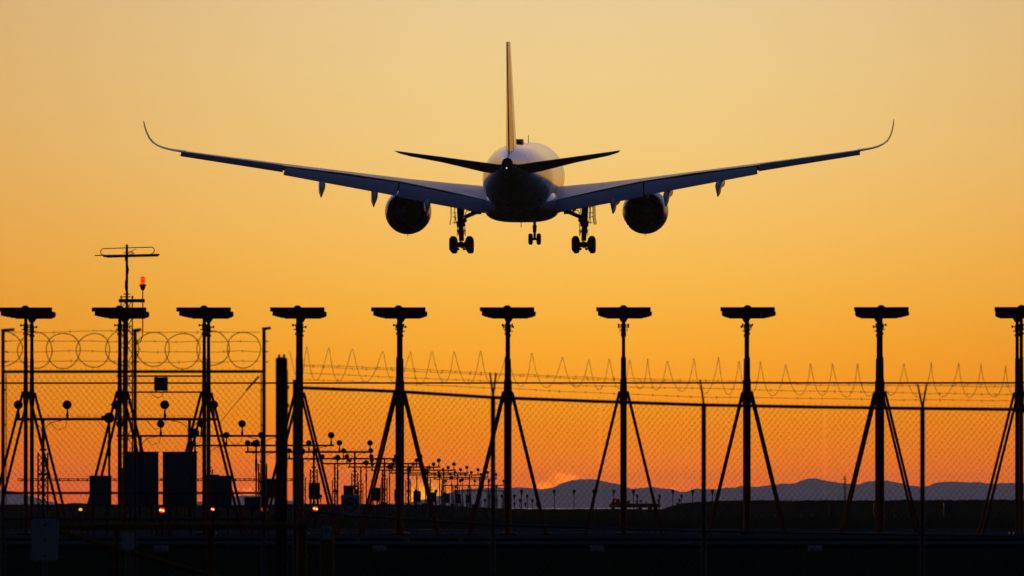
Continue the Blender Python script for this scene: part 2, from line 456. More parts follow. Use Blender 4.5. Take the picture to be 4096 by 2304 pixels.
# belly fairing (superellipse)
def sring(y, w_, zt, zb, e=2.9, n=36):
    out = []
    for i in range(n):
        a = 2 * math.pi * i / n; c, s = math.cos(a), math.sin(a)
        out.append(Vector((w_ * math.copysign(abs(s) ** (2 / e), s), y, (zt + zb) / 2 + (zt - zb) / 2 * math.copysign(abs(c) ** (2 / e), c))))
    return out
b = MB(); b.loft([sring(14.5, 1.6, -1.5, -3.0), sring(12, 2.6, -1.0, -3.45), sring(8, 3.12, -.8, -3.72), sring(0, 3.2, -.8, -3.78), sring(-4, 3.16, -.8, -3.72), sring(-8, 2.75, -1.0, -3.4), sring(-11, 1.9, -1.4, -3.0)])
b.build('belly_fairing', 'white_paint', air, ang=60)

# fin with rudder
def foil(yl, yt, t, mk, n=7):
    """thin symmetric section: chord from yl to yt, thickness t; mk(offset, y) gives the point"""
    fr = [0, .04, .12, .3, .55, .8, 1.0]; th = [0, .45, .78, 1, .82, .42, .06]
    return [mk(t / 2 * h, yl + (yt - yl) * f) for f, h in zip(fr, th)] + [mk(-t / 2 * h, yl + (yt - yl) * f) for f, h in list(zip(fr, th))[:0:-1]]
tipz = loc(1280, 105, -33.0); rootp = loc(1279, 398, -29.5)
zt, zr = tipz.z, rootp.z
fin_secs = []
for f in (0, .5, 1.0):
    z = zr - 1.0 + (zt - zr + 1.0) * f
    yl = -18.8 + (-29.6 + 18.8) * f; yt = -29.6 + (-33.4 + 29.6) * f
    t = .86 + (.34 - .86) * f
    fin_secs.append((z, yl, yl + (yt - yl) * .70, yt, t))
b = MB(); b.loft([[Vector((o, y, z)) for o, y in ((0, yl), (t * .3, yl + (yh - yl) * .08), (t * .5, yl + (yh - yl) * .45), (t * .40, yh), (-t * .40, yh), (-t * .5, yl + (yh - yl) * .45), (-t * .3, yl + (yh - yl) * .08))] for z, yl, yh, yt, t in fin_secs])
fin = b.build('fin', 'white_paint', air, ang=40)
b = MB(); b.loft([[Vector((o, y, z)) for o, y in ((t * .40, yh - .05), (t * .05 + .02, yt), (-t * .05 - .02, yt), (-t * .40, yh - .05))] for z, yl, yh, yt, t in [(a[0] + .9 if i == 0 else a[0], a[1], a[2], a[3], a[4]) for i, a in enumerate(fin_secs)]])
b.build('rudder', 'white_paint', fin)

# wings
def wing_side(sgn):
    def mir(p): return Vector((-p.x * 1.0095 if sgn > 0 else p.x, p.y, p.z))
    # px, upper silhouette row, hinge row, leading edge y, hinge y, thickness ratio
    ST = [(1252, 471, 512, 13.0, -3.8, .135), (1208, 468, 499.5, 11.8, -3.8, .13), (1120, 460.2, 479.5, 9.8, -3.9, .12), (1010, 449, 456.6, 7.0, -4.0, .11), (870, 431.8, 436, 3.4, -5.0, .105), (713, 412.5, 417, -.2, -6.3, .10), (580, 395.6, 399, -3.3, -7.7, .095), (455, 379.0, 382, -6.3, -9.2, .085)]
    def sec(st):
        px, pu, ph, yl, yh, tc = st
        c = yl - yh
        zc = loc(px, pu, yl - .35 * c).z; pt = loc(px, ph, yh); zh = pt.z; x = pt.x
        zl = zc - .045 * c
        up = []; dn = []
        for f in (0, .02, .07, .17, .35):
            s = math.sin(math.pi / 2 * f / .35) ** .8 if f else 0
            up.append((yl - f * c, zl + (zc - zl) * s)); dn.append((yl - f * c, zl - (tc * c - .045 * c) * s))
        for f in (.5, .68, .85, 1.0):
            q = (f - .35) / .65
            up.append((yl - f * c, zc + (zh - zc) * q ** 1.35)); dn.append((yl - f * c, (zc - tc * c) + (zh - .10 - zc + tc * c) * q ** 1.1))
        return [mir(Vector((x, y, z))) for y, z in up] + [mir(Vector((x, y, z))) for y, z in dn[:0:-1]]
    b = MB(); secs = [sec(s) for s in ST]
    b.loft(secs)
    # sweeping wing tip
    TIP = [(466, 381.6, -6.0, -9.0, .20), (455, 380.4, -6.3, -9.2, .22), (440, 378.2, -6.9, -9.6, .20), (425, 375.4, -7.6, -10.1, .18), (410, 371.5, -8.5, -10.7, .17), (396, 365.8, -9.4, -11.4, .15), (384, 357.8, -10.3, -12.1, .14), (375, 346.5, -11.3, -12.9, .13), (368.5, 333, -12.2, -13.6, .12), (364, 319, -13.1, -14.2, .11), (361, 304, -14.0, -14.6, .07)]
    pts = [loc(px, py, (yl + yt) / 2) for px, py, yl, yt, t in TIP]
    ts = []
    for i, (px, py, yl, yt, t) in enumerate(TIP):
        d = pts[min(i + 1, len(pts) - 1)] - pts[max(i - 1, 0)]
        nrm = Vector((-d.z, 0, d.x)).normalized()
        ts.append(foil(yl, yt, t, lambda o, y, i=i, nrm=nrm: mir(Vector((pts[i].x, y, pts[i].z)) + nrm * o)))
    bt = MB(); bt.loft(ts)
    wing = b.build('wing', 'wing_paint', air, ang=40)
    bt.build('wing_tip', 'wing_paint', wing, ang=50)
    def flap(p0, p1, name, mat, gap=.10, thick=.42, yo=0.0):
        # each end: px, hinge row, trailing row, hinge y, trailing y ; end pixel of the trailing corner may differ
        bb = MB(); ss = []
        for px, ph, pxt, pt_, yh, yt in (p0, p1):
            a = loc(px, ph, yh - .15); e = loc(pxt, pt_, yt)
            ss.append([mir(a + Vector((0, yo, -gap))), mir(a.lerp(e, .5) + Vector((0, 0, .05))), mir(e), mir(e + Vector((0, 0, -.05))), mir(a.lerp(e, .4) + Vector((0, .1, -thick * .9))), mir(a + Vector((0, .35, -gap - thick)))])
        bb.loft(ss)
        return bb.build(name, mat, wing, ang=30)
    flap((1219, 501.5, 1221, 535.4, -3.8, -6.0), (1006, 456.8, 1000.5, 495, -4.0, -6.3), 'flap', 'wing_paint')
    flap((1003, 456.2, 996, 491.4, -4.0, -6.3), (719, 418, 713, 439, -6.2, -7.9), 'flap', 'wing_paint')
    flap((711, 415, 711.5, 432, -6.3, -7.5), (458, 381.2, 453.6, 391.6, -9.15, -10.2), 'aileron', 'dark_grey', gap=.0, thick=.22)  # dark reflection on the drooped aileron put into its colour, darker than the flaps
    # flap track fairings drooping behind the trailing edge
    for cx, top, bot in ((810, 457, 490), (942, 480, 514), (1075, 500, 532)):
        yt = -5.4 - (1010 - cx) * .010 if cx < 1010 else -5.4
        P = [(5.5, top - 3, .10), (4.0, top + 3, .24), (1.2, top + 6, .30), (-.6, (top + bot) / 2 - 3, .285), (-1.6, top * .3 + bot * .7, .21), (-2.2, bot - 5, .11), (-2.6, bot, .02)]
        bb = MB(); ss = []
        for dy, py, r in P:
            c = loc(cx - (2.2 if py > (top + bot) / 2 else 0), py, yt + dy)
            ss.append([mir(c + Vector((r * math.sin(2 * math.pi * i / 12), 0, .42 * math.cos(2 * math.pi * i / 12) * (1 if r > .1 else r * 6)))) for i in range(12)])
        bb.loft(ss); bb.build('flap_track_fairing', 'wing_paint', wing, ang=60)
    # engine
    c = loc(1024.2, 532.5, 6.5)
    if sgn > 0: c = Vector((-c.x * 1.012, c.y, c.z))
    eng = MB()
    eng.lathe([(0, 1.66), (.25, 1.74), (1.2, 1.89), (2.6, 2.0), (4.2, 2.0), (5.4, 1.88), (6.0, 1.66), (5.9, 1.50), (5.0, 1.44), (2.6, 1.54), (.8, 1.60), (0.02, 1.61)], c + Vector((0, -1.6, 0)), (0, 1, 0), 40, False)
    nac = eng.build('engine', 'nacelle_paint', air, ang=40)
    bb = MB(); bb.lathe([(-1.5, .02), (-.9, .34), (0, .62), (0.02, .80), (.8, 1.0), (2.0, 1.12), (3.4, 1.15), (3.4, .02)], c + Vector((0, -1.6, 0)), (0, 1, 0), 32)
    bb.build('exhaust_cone', 'dark_grey', nac)
    bb = MB(); bb.lathe([(0, .2), (0, 1.5), (.12, 1.5), (.12, .2)], c + Vector((0, 1.9, 0)), (0, 1, 0), 32)
    for q in range(22):
        a = 2 * math.pi * q / 22
        u_ = Vector((math.cos(a), 0, math.sin(a)))
        bb.tube(c + Vector((0, 1.7, 0)) + u_ * 1.1, c + Vector((0, 1.5, 0)) + u_ * 1.49, .07, .05, 5)
    bb.build('fan_disc', 'black', nac)
    bb = MB(); bb.tube(c + Vector((0, 1.0, -1.93)), c + Vector((-.02, .9, -2.2)), .03, .02, 5); bb.build('drain_mast', 'dark_grey', nac)
    bb = MB(); bb.loft([[c + Vector((x, y, z)) for x, y, z in ((-.34, yy, z0), (.34, yy, z0), (.3, yy, z1), (-.3, yy, z1))] for yy, z0, z1 in ((4.0, 1.6, 2.3), (1.0, 1.1, 2.5), (-2.2, .9, 2.3), (-4.5, 1.3, 2.0))])
    bb.build('pylon', 'wing_paint', nac, bevel=.05)
    # main landing gear
    gx_, axle = (1159.8, 614.3)
    a = loc(gx_, axle, -1.0)
    if sgn > 0: a = Vector((-a.x, a.y, a.z)) 
    inward = 1 if sgn < 0 else -1
    topz = loc(1157, 520, 0).z + 1.2
    top = Vector((a.x - inward * .16, .0, topz))
    s = MB()
    knee = a + Vector((0, 1.0, 2.05)); 
    s.tube(top, a.lerp(top, .42) + Vector((0, .55, 0)), .30, .29, 12)
    s.tube(a.lerp(top, .44) + Vector((0, .55, 0)), a.lerp(top, .34) + Vector((0, .6, 0)), .40, .36, 12)
    s.tube(a.lerp(top, .36) + Vector((0, .6, 0)), a + Vector((0, 1.0, .25)), .24, .22, 12)
    s.tube(a.lerp(top, .24) + Vector((-.3, .7, 0)), a.lerp(top, .24) + Vector((.3, .7, 0)), .09, None, 8)
    for dx in (-.36, .36): s.box(a + Vector((dx, .7, .95)), (.05, .05, .55)); s.box(a + Vector((dx * .8, .7, 1.2)), (.25, .08, .06))
    for dx in (-.34, .3): s.path([top + Vector((dx, 0, -.6)), top + Vector((dx * 1.25, .05, -1.6)), top + Vector((dx, .1, -2.4)), a + Vector((dx * 1.1, .7, 1.7)), a + Vector((dx * .8, .8, .8))], .035, 5)
    gear = s.build('main_gear', 'steel', air)
    s = MB(); s.tube(a + Vector((0, -.1, .02)), a + Vector((0, 2.15, -.16)), .24, .24, 10)
    for yy, zz in ((0, 0), (2.05, -.15)): s.tube(a + Vector((-.72, yy, zz)), a + Vector((.72, yy, zz)), .17, None, 10)
    for dx in (-.42, .42): s.box(a + Vector((dx, .1, -.02)), (.22, .5, .62)); s.ball(a + Vector((dx * .62, -.1, -.42)), .13, 8, 6)
    s.build('bogie_beam', 'steel', gear)
    for yy, zz in ((0, 0), (2.05, -.15)):
        for dx in (-.70, .70):
            s = MB(); s.lathe([(-.30, .34), (-.31, .5), (-.15, .62), (-.18, .69), (0, .705), (.18, .69), (.27, .62), (.31, .5), (.30, .34)], a + Vector((dx, yy, zz)), (1, 0, 0), 28)
            wobj = s.build('wheel', 'rubber', gear, ang=50)
    s = MB()
    e0 = a.lerp(top, .52) + Vector((inward * .35, .3, 0)); e1 = Vector((top.x + inward * 1.9, .3, loc(1205, 527, .3).z))
    s.tube(e0, e1, .17, .22, 8)
    s.tube(top + Vector((inward * .1, .2, -.7)), e0.lerp(e1, .55), .10, .09, 8)
    s.path([e0 + Vector((-.05 * inward, -.15, .0)), e0.lerp(e1, .2) + Vector((-inward * .1, -.2, .45)), e0.lerp(e1, .42) + Vector((0, -.2, .28))], .04, 5)
    s.ball(e0 + Vector((0, 0, -.25)), .22, 8, 6); s.box(e0.lerp(e1, .8) + Vector((.1 * inward, -.1, -.2)), (.35, .2, .16))
    s.build('side_brace', 'steel', gear)
    s = MB(); dx = -inward * (.62)
    s.loft([[top + Vector((dx, -1.2 + q, z)) + Vector((-inward * o, 0, 0)) for q, o in ((0, 0), (2.2, .0), (2.2, .05), (0, .05))] if False else
            [top + Vector((dx - inward * o2, -1.3, z)), top + Vector((dx - inward * (o2 + .05), -1.3, z)), top + Vector((dx - inward * (o2 + .22), 1.0, z)), top + Vector((dx - inward * (o2 + .17), 1.0, z))] for z, o2 in ((-.3, 0), (-2.2, .02), (-2.75, .12))])
    s.build('gear_door', 'white_paint', gear)
    s = MB(); s.tube(top + Vector((-inward * .42, 0, -.8)), top + Vector((-inward * .42, 0, -2.7)), .03, None, 5)
    for q in range(5):
        z = -.9 - q * .42
        s.tube(top + Vector((-inward * .25, 0, z)), top + Vector((dx, 0, z + .1 * (q % 2))), .03, None, 5)
    s.build('door_link', 'steel', gear)
for sg in (-1, 1): wing_side(sg)

# tailplane
for sgn in (-1, 1):
    def mir(p): return Vector((-p.x if sgn > 0 else p.x, p.y, p.z))
    TS = [(1262, 415, 436.5, -23.8, -30.6), (1207, 407.3, 427.8, -25.6, -31.2), (1108, 394.4, 406, -27.9, -32.0), (1026, 384, 391.6, -29.9, -32.7), (1000, 380.6, 385, -31.2, -33.1), (993.5, 379.4, 381, -32.4, -33.3)]
    secs = []; els = []
    for px, pu, pl, yl, yt in TS:
        c = yl - yt
        e = loc(px, pu + .3, yt); l = loc(px, pl - 1.5, yl); lo = loc(px, pl, yl - .3 * c)
        x = e.x; tk = .035 * c
        f = lambda q, y: Vector((x, y, l.z + (e.z - l.z) * q))
        secs.append([mir(f(0, yl)), mir(f(.10, yl - .1 * c) + Vector((0, 0, tk * .8))), mir(f(.35, yl - .35 * c) + Vector((0, 0, tk))), mir(f(.7, yl - .7 * c) + Vector((0, 0, tk * .7))), mir(e), mir(e + Vector((0, 0, -.05))), mir(f(.7, yl - .7 * c) + Vector((0, 0, -tk))), mir(Vector((x, yl - .3 * c, lo.z))), mir(f(0, yl - .06 * c) + Vector((0, 0, -tk)))])
    b = MB(); b.loft(secs); tp = b.build('tailplane', 'wing_paint', air, ang=40)
    b = MB(); el = []
    for s in secs[:5]:
        y7 = s[3]; yT = s[4]
        el.append([y7 + Vector((0, 0, .02)), yT + Vector((0, -.02, .015)), yT + Vector((0, -.02, -.07)), s[6] + Vector((0, 0, -.02))])
    b.loft(el); b.build('elevator', 'wing_paint', tp)

# nose gear
a = loc(1345, 601.5, 28.7)
top = a + Vector((0, 0, 3.0))
s = MB()
s.tube(top, a + Vector((0, 0, 1.75)), .26, .24, 10); s.tube(a + Vector((0, 0, 1.8)), a + Vector((0, 0, 1.2)), .13, .13, 10)
s.tube(a + Vector((0, 0, 1.25)), a + Vector((0, 0, .6)), .20, .16, 10); s.tube(a + Vector((0, 0, .6)), a, .12, .12, 10)
s.box(a + Vector((0, 0, 1.65)), (1.25, .2, .10)); s.box(a + Vector((0, 0, 1.95)), (.9, .2, .09))
for dx in (-.42, -.3, .3, .42): s.box(a + Vector((dx, 0, 1.8)), (.06, .12, .5))
s.tube(a + Vector((-.5, 0, 0)), a + Vector((.5, 0, 0)), .12, None, 8)
for dx in (-.56, .56): s.ball(a + Vector((dx, -.05, 1.68)), .10, 8, 6)
ng = s.build('nose_gear', 'steel', air)
for dx in (-.37, .37):
    s = MB(); s.lathe([(-.19, .26), (-.2, .38), (-.16, .47), (-.08, .515), (.08, .515), (.16, .47), (.2, .38), (.19, .26)], a + Vector((dx, 0, 0)), (1, 0, 0), 24)
    s.build('wheel', 'rubber', ng, ang=50)

# ------------------------------------------------------------------ localizer antenna row
RW = R(0.91)                    # the runway runs this far to the right of the view axis
def rowpt(px, off=0.0):
    """foot of something standing on the antenna row (square to the runway), seen at column px"""
    t = (px - 2048) / F
    Yr = 150.0 / (1 + t * math.tan(RW))
    return Vector((t * Yr, Yr, 0.0))
def make_localizer(cr):
    root = empty('localizer_antenna')
    for yy in (-.8, .75):
        b = MB(); b.tube((0, yy, 0), (0, yy, 3.0), cr, cr, 10); b.tube((0, yy, 3.6), (0, yy, 4.78), .038, .036, 10)
        b.tube((0, yy, 4.35), (0, yy, 4.4), .06, None, 8)
        mast = b.build('mast', 'orange', root)
        b = MB(); b.tube((0, yy, 2.95), (0, yy, 3.4), cr + .016, cr, 10); b.tube((0, yy, 3.4), (0, yy, 3.87), max(.046, cr * .85), max(.044, cr * .78), 10); b.tube((0, yy, 2.86), (0, yy, 2.95), cr + .006, cr + .016, 10)
        b.build('sleeve', 'orange', mast)
        b = MB(); b.tube((-.115, yy, 4.56), (.115, yy, 4.56), .013, None, 6); b.tube((-.09, yy, 4.47), (.09, yy, 4.47), .010, None, 6); b.tube((0, yy, 4.44), (0, yy, 4.59), .052, None, 8)
        for sx_ in (-1, 1): b.tube((sx_ * .105, yy, 4.535), (sx_ * .105, yy, 4.59), .016, None, 6)
        b.build('clamp', 'galv', mast)
        for sx_ in (-1, 1):
            b = MB(); b.tube((sx_ * (cr + .015), yy, 3.14), (sx_ * .83, yy + (.12 if yy > 0 else -.12), .06), .030, .032, 8); b.box((sx_ * .84, yy + (.12 if yy > 0 else -.12), .075), (.16, .16, .03))
            b.build('stay', 'orange', root)
        b = MB(); b.box((0, yy, .085), (.34, .34, .05)); b.build('base_plate', 'galv', root, bevel=.01)
    # log periodic elements: long at the near end, shorter ahead
    E = [(-1.0, 4.892, 1.165, 0.0), (-.62, 4.812, 1.16, .03), (-.2, 4.810, 1.12, .035), (.2, 4.806, 1.05, .03), (.6, 4.80, .95, .03), (1.0, 4.792, .80, .025)]
    for yy, z, L, dx in E:
        b = MB(); b.box((dx, yy, z), (L, .11, .09)); b.build('antenna_element', 'radome', root, bevel=.012)
    b = MB(); b.tube((0, -1.05, 4.89), (0, 1.15, 4.77), .085, .075, 12); b.ball((0, -.9, 4.895), .095, 12, 8); b.ball((0, -.3, 4.85), .09, 12, 8); b.tube((0, .75, 4.66), (0, .75, 4.78), .05, .12, 12); b.tube((0, -.8, 4.74), (0, -.8, 4.86), .05, .10, 12)
    b.build('boom', 'radome', root)
    return root
LPX = [103, 479, 817, 1191, 1594.6, 2029, 2494, 2990, 3524, 4085]
loc_label = ['orange two-mast localizer antenna at the left edge, behind the left gate post',
 'orange localizer antenna overlapping the lattice mast with the red beacon',
 'orange localizer antenna directly right of the junction box hung between masts',
 'orange localizer antenna just right of the thick dark timber post',
 'orange localizer antenna below the airliner left engine and wheels, second right of the timber post',
 'orange localizer antenna beneath the airliner, just right of the first Y-armed fence post',
 'orange localizer antenna whose two masts line up, in front of the highest nearby hill',
 'orange localizer antenna just right of the single-armed fence post',
 'orange localizer antenna left of the last Y-armed fence post, right of the far radio tower',
 'orange localizer antenna cut off by the right edge of the view']
thin_mast = make_localizer(.044); thick_mast = make_localizer(.070); used = set()
for i, px in enumerate(LPX):
    pro = thick_mast if 4 <= i <= 8 else thin_mast
    o = copy_tree(pro) if pro in used else pro
    used.add(pro)
    p = rowpt(px); p.x = (px - 2048) / F * (p.y - .8) + .8 * math.sin(RW)
    o.location = p; o.rotation_euler = (0, 0, -RW)
    tag(o, loc_label[i], 'antenna', 'localizer antennas standing in a row')
b = MB()
A0 = rowpt(-60); A1 = rowpt(4160)
b.tube(A0 + Vector((0, -.8, 3.32)), A1 + Vector((0, -.8, 3.32)), .019, None, 8)
tag(b.build('conduit_pipe', 'galv', origin=A0 + Vector((0, -.8, 3.32))), 'long thin horizontal pipe running along all the localizer antenna masts', 'pipe')

# cable ladder low between the left masts
b = MB(); P0 = at(72, 1919, 151.5); P1 = at(1184, 1919, 150.6)
for dz in (-.02, .02): b.tube(P0 + Vector((0, 0, dz)), P1 + Vector((0, 0, dz)), .009, None, 6)
nr = 60
for i in range(nr + 1): b.box(P0.lerp(P1, i / nr), (.03 if i % 2 else .012, .02, .04))
tag(b.build('cable_ladder', 'galv', origin=P0), 'long low horizontal cable ladder spanning the left antenna masts', 'cable ladder')

# ------------------------------------------------------------------ lattice antenna mast and its beacon
YT = 152.5; sc_ = YT / F
base = at(507.5, 2030, YT); base.z = 0.0
tw = empty('antenna_mast', base, 'lattice mast topped by a pole with a looped horizontal dipole antenna', 'antenna mast')
zz = lambda py: EYE + (HOR - py) * sc_
xx = lambda px: (px - 507.5) * sc_
def lattice(b, cx, cy, wd, z0, z1, r=.016, step=.22):
    pts = [(cx - wd / 2, cy - wd * .29), (cx + wd / 2, cy - wd * .29), (cx, cy + wd * .58)]
    for x, y in pts: b.tube((x, y, z0), (x, y, z1), r, None, 6)
    k = 0; z = z0
    while z < z1 - step * .5:
        z2 = min(z + step, z1)
        for i in range(3):
            p, q = pts[i], pts[(i + 1) % 3]
            if k % 2: p, q = q, p
            b.tube((p[0], p[1], z), (q[0], q[1], z2), r * .62, None, 4)
        z = z2; k += 1
b = MB(); lattice(b, 0, 0, 45 * sc_, 0, zz(1190), .013, .2); b.build('lattice_tower', 'galv', tw)
b = MB(); b.tube((0, 0, zz(1420)), (0, 0, zz(978)), .028, .027, 10); b.path([(.0, -.03, zz(1178)), (-.035, -.02, zz(1150)), (-.03, -.02, zz(1125)), (.02, -.03, zz(1100)), (.036, -.02, zz(1080)), (.01, -.03, zz(1050)), (-.04, -.02, zz(1040)), (-.03, -.02, zz(1025))], .012, 5)
for z in (1176, 1187): b.box((-.01, 0, zz(z)), (.12, .08, .02))
b.box((.06, 0, zz(1176)), (.05, .02, .012)); pole = b.build('pole', 'galv', tw)
b = MB(); b.tube((xx(379), 0, zz(1021.8)), (xx(638.7), 0, zz(1018.5)), .012, None, 8); b.tube((xx(412), .05, zz(1024)), (xx(636), .05, zz(1019)), .026, None, 8); b.tube((xx(425), .1, zz(1027)), (xx(630), .1, zz(1022)), .02, None, 8)
lp = []
for q in range(9):
    t = math.pi / 2 + math.pi * q / 8
    lp.append((xx(418) + .085 * math.cos(t), -.03, zz(1007.5) + .072 * math.sin(t)))
lp2 = []
for q in range(9):
    t = -math.pi / 2 + math.pi * q / 8
    lp2.append((xx(605) + .07 * math.cos(t), -.03, zz(1002) + .072 * math.sin(t)))
b.path(lp[::-1] + lp2[::-1][:0], .010, 6); b.path(lp2, .010, 6); b.tube(lp[0], lp2[-1], .010, None, 6)
for q in range(14):
    p = Vector((random.uniform(-.06, .16), -.04, zz(1012) + random.uniform(-.06, .06)))
    b.path([p, p + Vector((random.uniform(-.05, .05), -.03, random.uniform(-.05, .05))), p + Vector((random.uniform(-.1, .1), 0, random.uniform(-.04, .04)))], .006, 4)
b.build('dipole_antenna', 'galv', tw)
b = MB(); b.box((xx(527.5), -.04, zz(1203)), (104 * sc_, .09, 13.5 * sc_))
b.build('crossbeam', 'galv', tw, bevel=.005)
b = MB()
for px in (485, 530): b.tube((xx(px), 0, zz(1196)), (xx(px), 0, zz(1182)), .012, None, 6); b.ball((xx(px), 0, zz(1188)), .022, 8, 6)
b.tube((xx(482), 0, zz(1188)), (xx(535), 0, zz(1188)), .008, None, 6); b.build('insulator', 'galv', tw)
bb_ = at(571, 1330, YT - .12)
bc = empty('beacon_light', bb_, 'lit red beacon lamp on a thin pole beside the lattice mast', 'beacon')
zb = lambda py: (1330 - py) * sc_
b = MB(); b.tube((0, 0, zb(1325)), (0, 0, zb(1156)), .013, None, 8)
b.path([(0, 0, zb(1325)), (-.005, 0, zb(1345)), (-.05, 0, zb(1368)), (-.12, 0, zb(1375)), (-.17, .03, zb(1366))], .010, 6); b.build('pole', 'galv', bc)
b = MB(); b.lathe([(0, .03), (.05, .055), (.10, .062), (.10, .075), (.125, .075), (.125, .03)], (0, 0, zb(1161)), (0, 0, 1), 14)
for q in range(6): b.ball((.068 * math.cos(q * 1.047), .068 * math.sin(q * 1.047), zb(1161) + .10), .013, 6, 4)
b.build('lamp_base', 'lamp_case', bc)
b = MB(); b.lathe([(0, .046), (.055, .050), (.07, .046), (.085, .049), (.15, .048), (.172, .038), (.18, .01)], (0, 0, zb(1138.5)), (0, 0, 1), 16); lens = b.build('red_lens', 'beacon_lens', bc)
b = MB()
for z in (.038, .122):
    for q in range(8):
        a_ = q * math.pi / 4; b.ball((.05 * math.cos(a_), .05 * math.sin(a_), zb(1138.5) + z), .014, 6, 4)
b.build('lamp_filament', 'beacon_core', lens)

# junction box hung between two masts
jb = empty('junction_box', at(644, 1536, 149.4), 'square grey junction box hung on two pipes between two left antennas', 'box')
q_ = 149.4 / F
b = MB(); b.box((0, 0, 0), (54 * q_, .14, 54 * q_)); body = b.build('box_body', 'cabinet', jb, bevel=.008)
b = MB(); b.box((0, -.076, 0), (48 * q_, .012, 48 * q_)); b.build('box_door', 'cabinet', body, bevel=.004)
for py in (1504, 1568):
    b = MB(); b.tube(((466 - 644) * q_, .09, (1536 - py) * q_), ((830 - 644) * q_, .09, (1536 - py) * q_), .018, None, 8); b.build('support_pipe', 'galv', jb)
b = MB()
for dx in (-20, 20): b.box((dx * q_, .03, 30 * q_), (6 * q_, .1, 10 * q_)); b.box((dx * q_, .03, -30 * q_), (6 * q_, .1, 10 * q_))
b.build('bracket', 'galv', jb)
b = MB(); b.path([(10 * q_, 0, -28 * q_), (6 * q_, 0, -48 * q_), (-12 * q_, 0, -56 * q_), (-32 * q_, 0, -46 * q_), (-40 * q_, .05, -34 * q_)], .007, 5); b.build('cable', 'lamp_case', jb)

# equipment cabinets
def cabinet(px0, px1, py0, py1, Yc, label, legs=2, group=None):
    s_ = Yc / F; w_ = (px1 - px0) * s_; z0 = EYE + (HOR - py1) * s_; z1 = EYE + (HOR - py0) * s_
    o = empty('equipment_cabinet', ((px0 + px1) / 2 * s_ - 2048 * s_, Yc, 0), label, 'cabinet', group)
    d = .28 if w_ > .5 else .2
    b = MB(); b.box((0, 0, (z0 + z1) / 2), (w_, d, z1 - z0)); bd = b.build('cabinet_body', 'cabinet', o, bevel=.008)
    b = MB(); b.box((0, -.01, z1 + .008), (w_ + .03, d + .05, .02)); b.build('cabinet_roof', 'cabinet', o, bevel=.004)
    b = MB(); b.box((0, -d / 2 - .008, (z0 + z1) / 2), (w_ - .05, .018, z1 - z0 - .06)); dr = b.build('cabinet_door', 'cabinet', o, bevel=.004)
    b = MB(); b.box((w_ * .36, -d / 2 - .03, (z0 + z1) / 2), (.02, .03, .12)); b.build('handle', 'galv', dr)
    for sx_ in ((-.32, .32) if legs == 2 else (0,)):
        b = MB(); b.box((sx_ * w_, 0, z0 / 2 + .02), (.06, .06, z0 + .02)); b.build('leg', 'galv', o)
    return o
cabinet(498, 633, 1810, 2028, 146.5, 'tall grey equipment cabinet, left one of the two big ones side by side')
cabinet(652, 787, 1810, 2028, 146.5, 'tall grey equipment cabinet, right one of the two big ones side by side')
cabinet(359, 445, 1906, 2025, 146.8, 'smaller grey cabinet left of the two tall cabinets')
cabinet(842, 927, 1906, 2030, 146.8, 'smaller grey cabinet right of the two tall cabinets, below an antenna')
cabinet(978, 1041, 1992, 2036, 140.0, 'lowest pale grey cabinet on one leg, left of the thick timber post', 1)

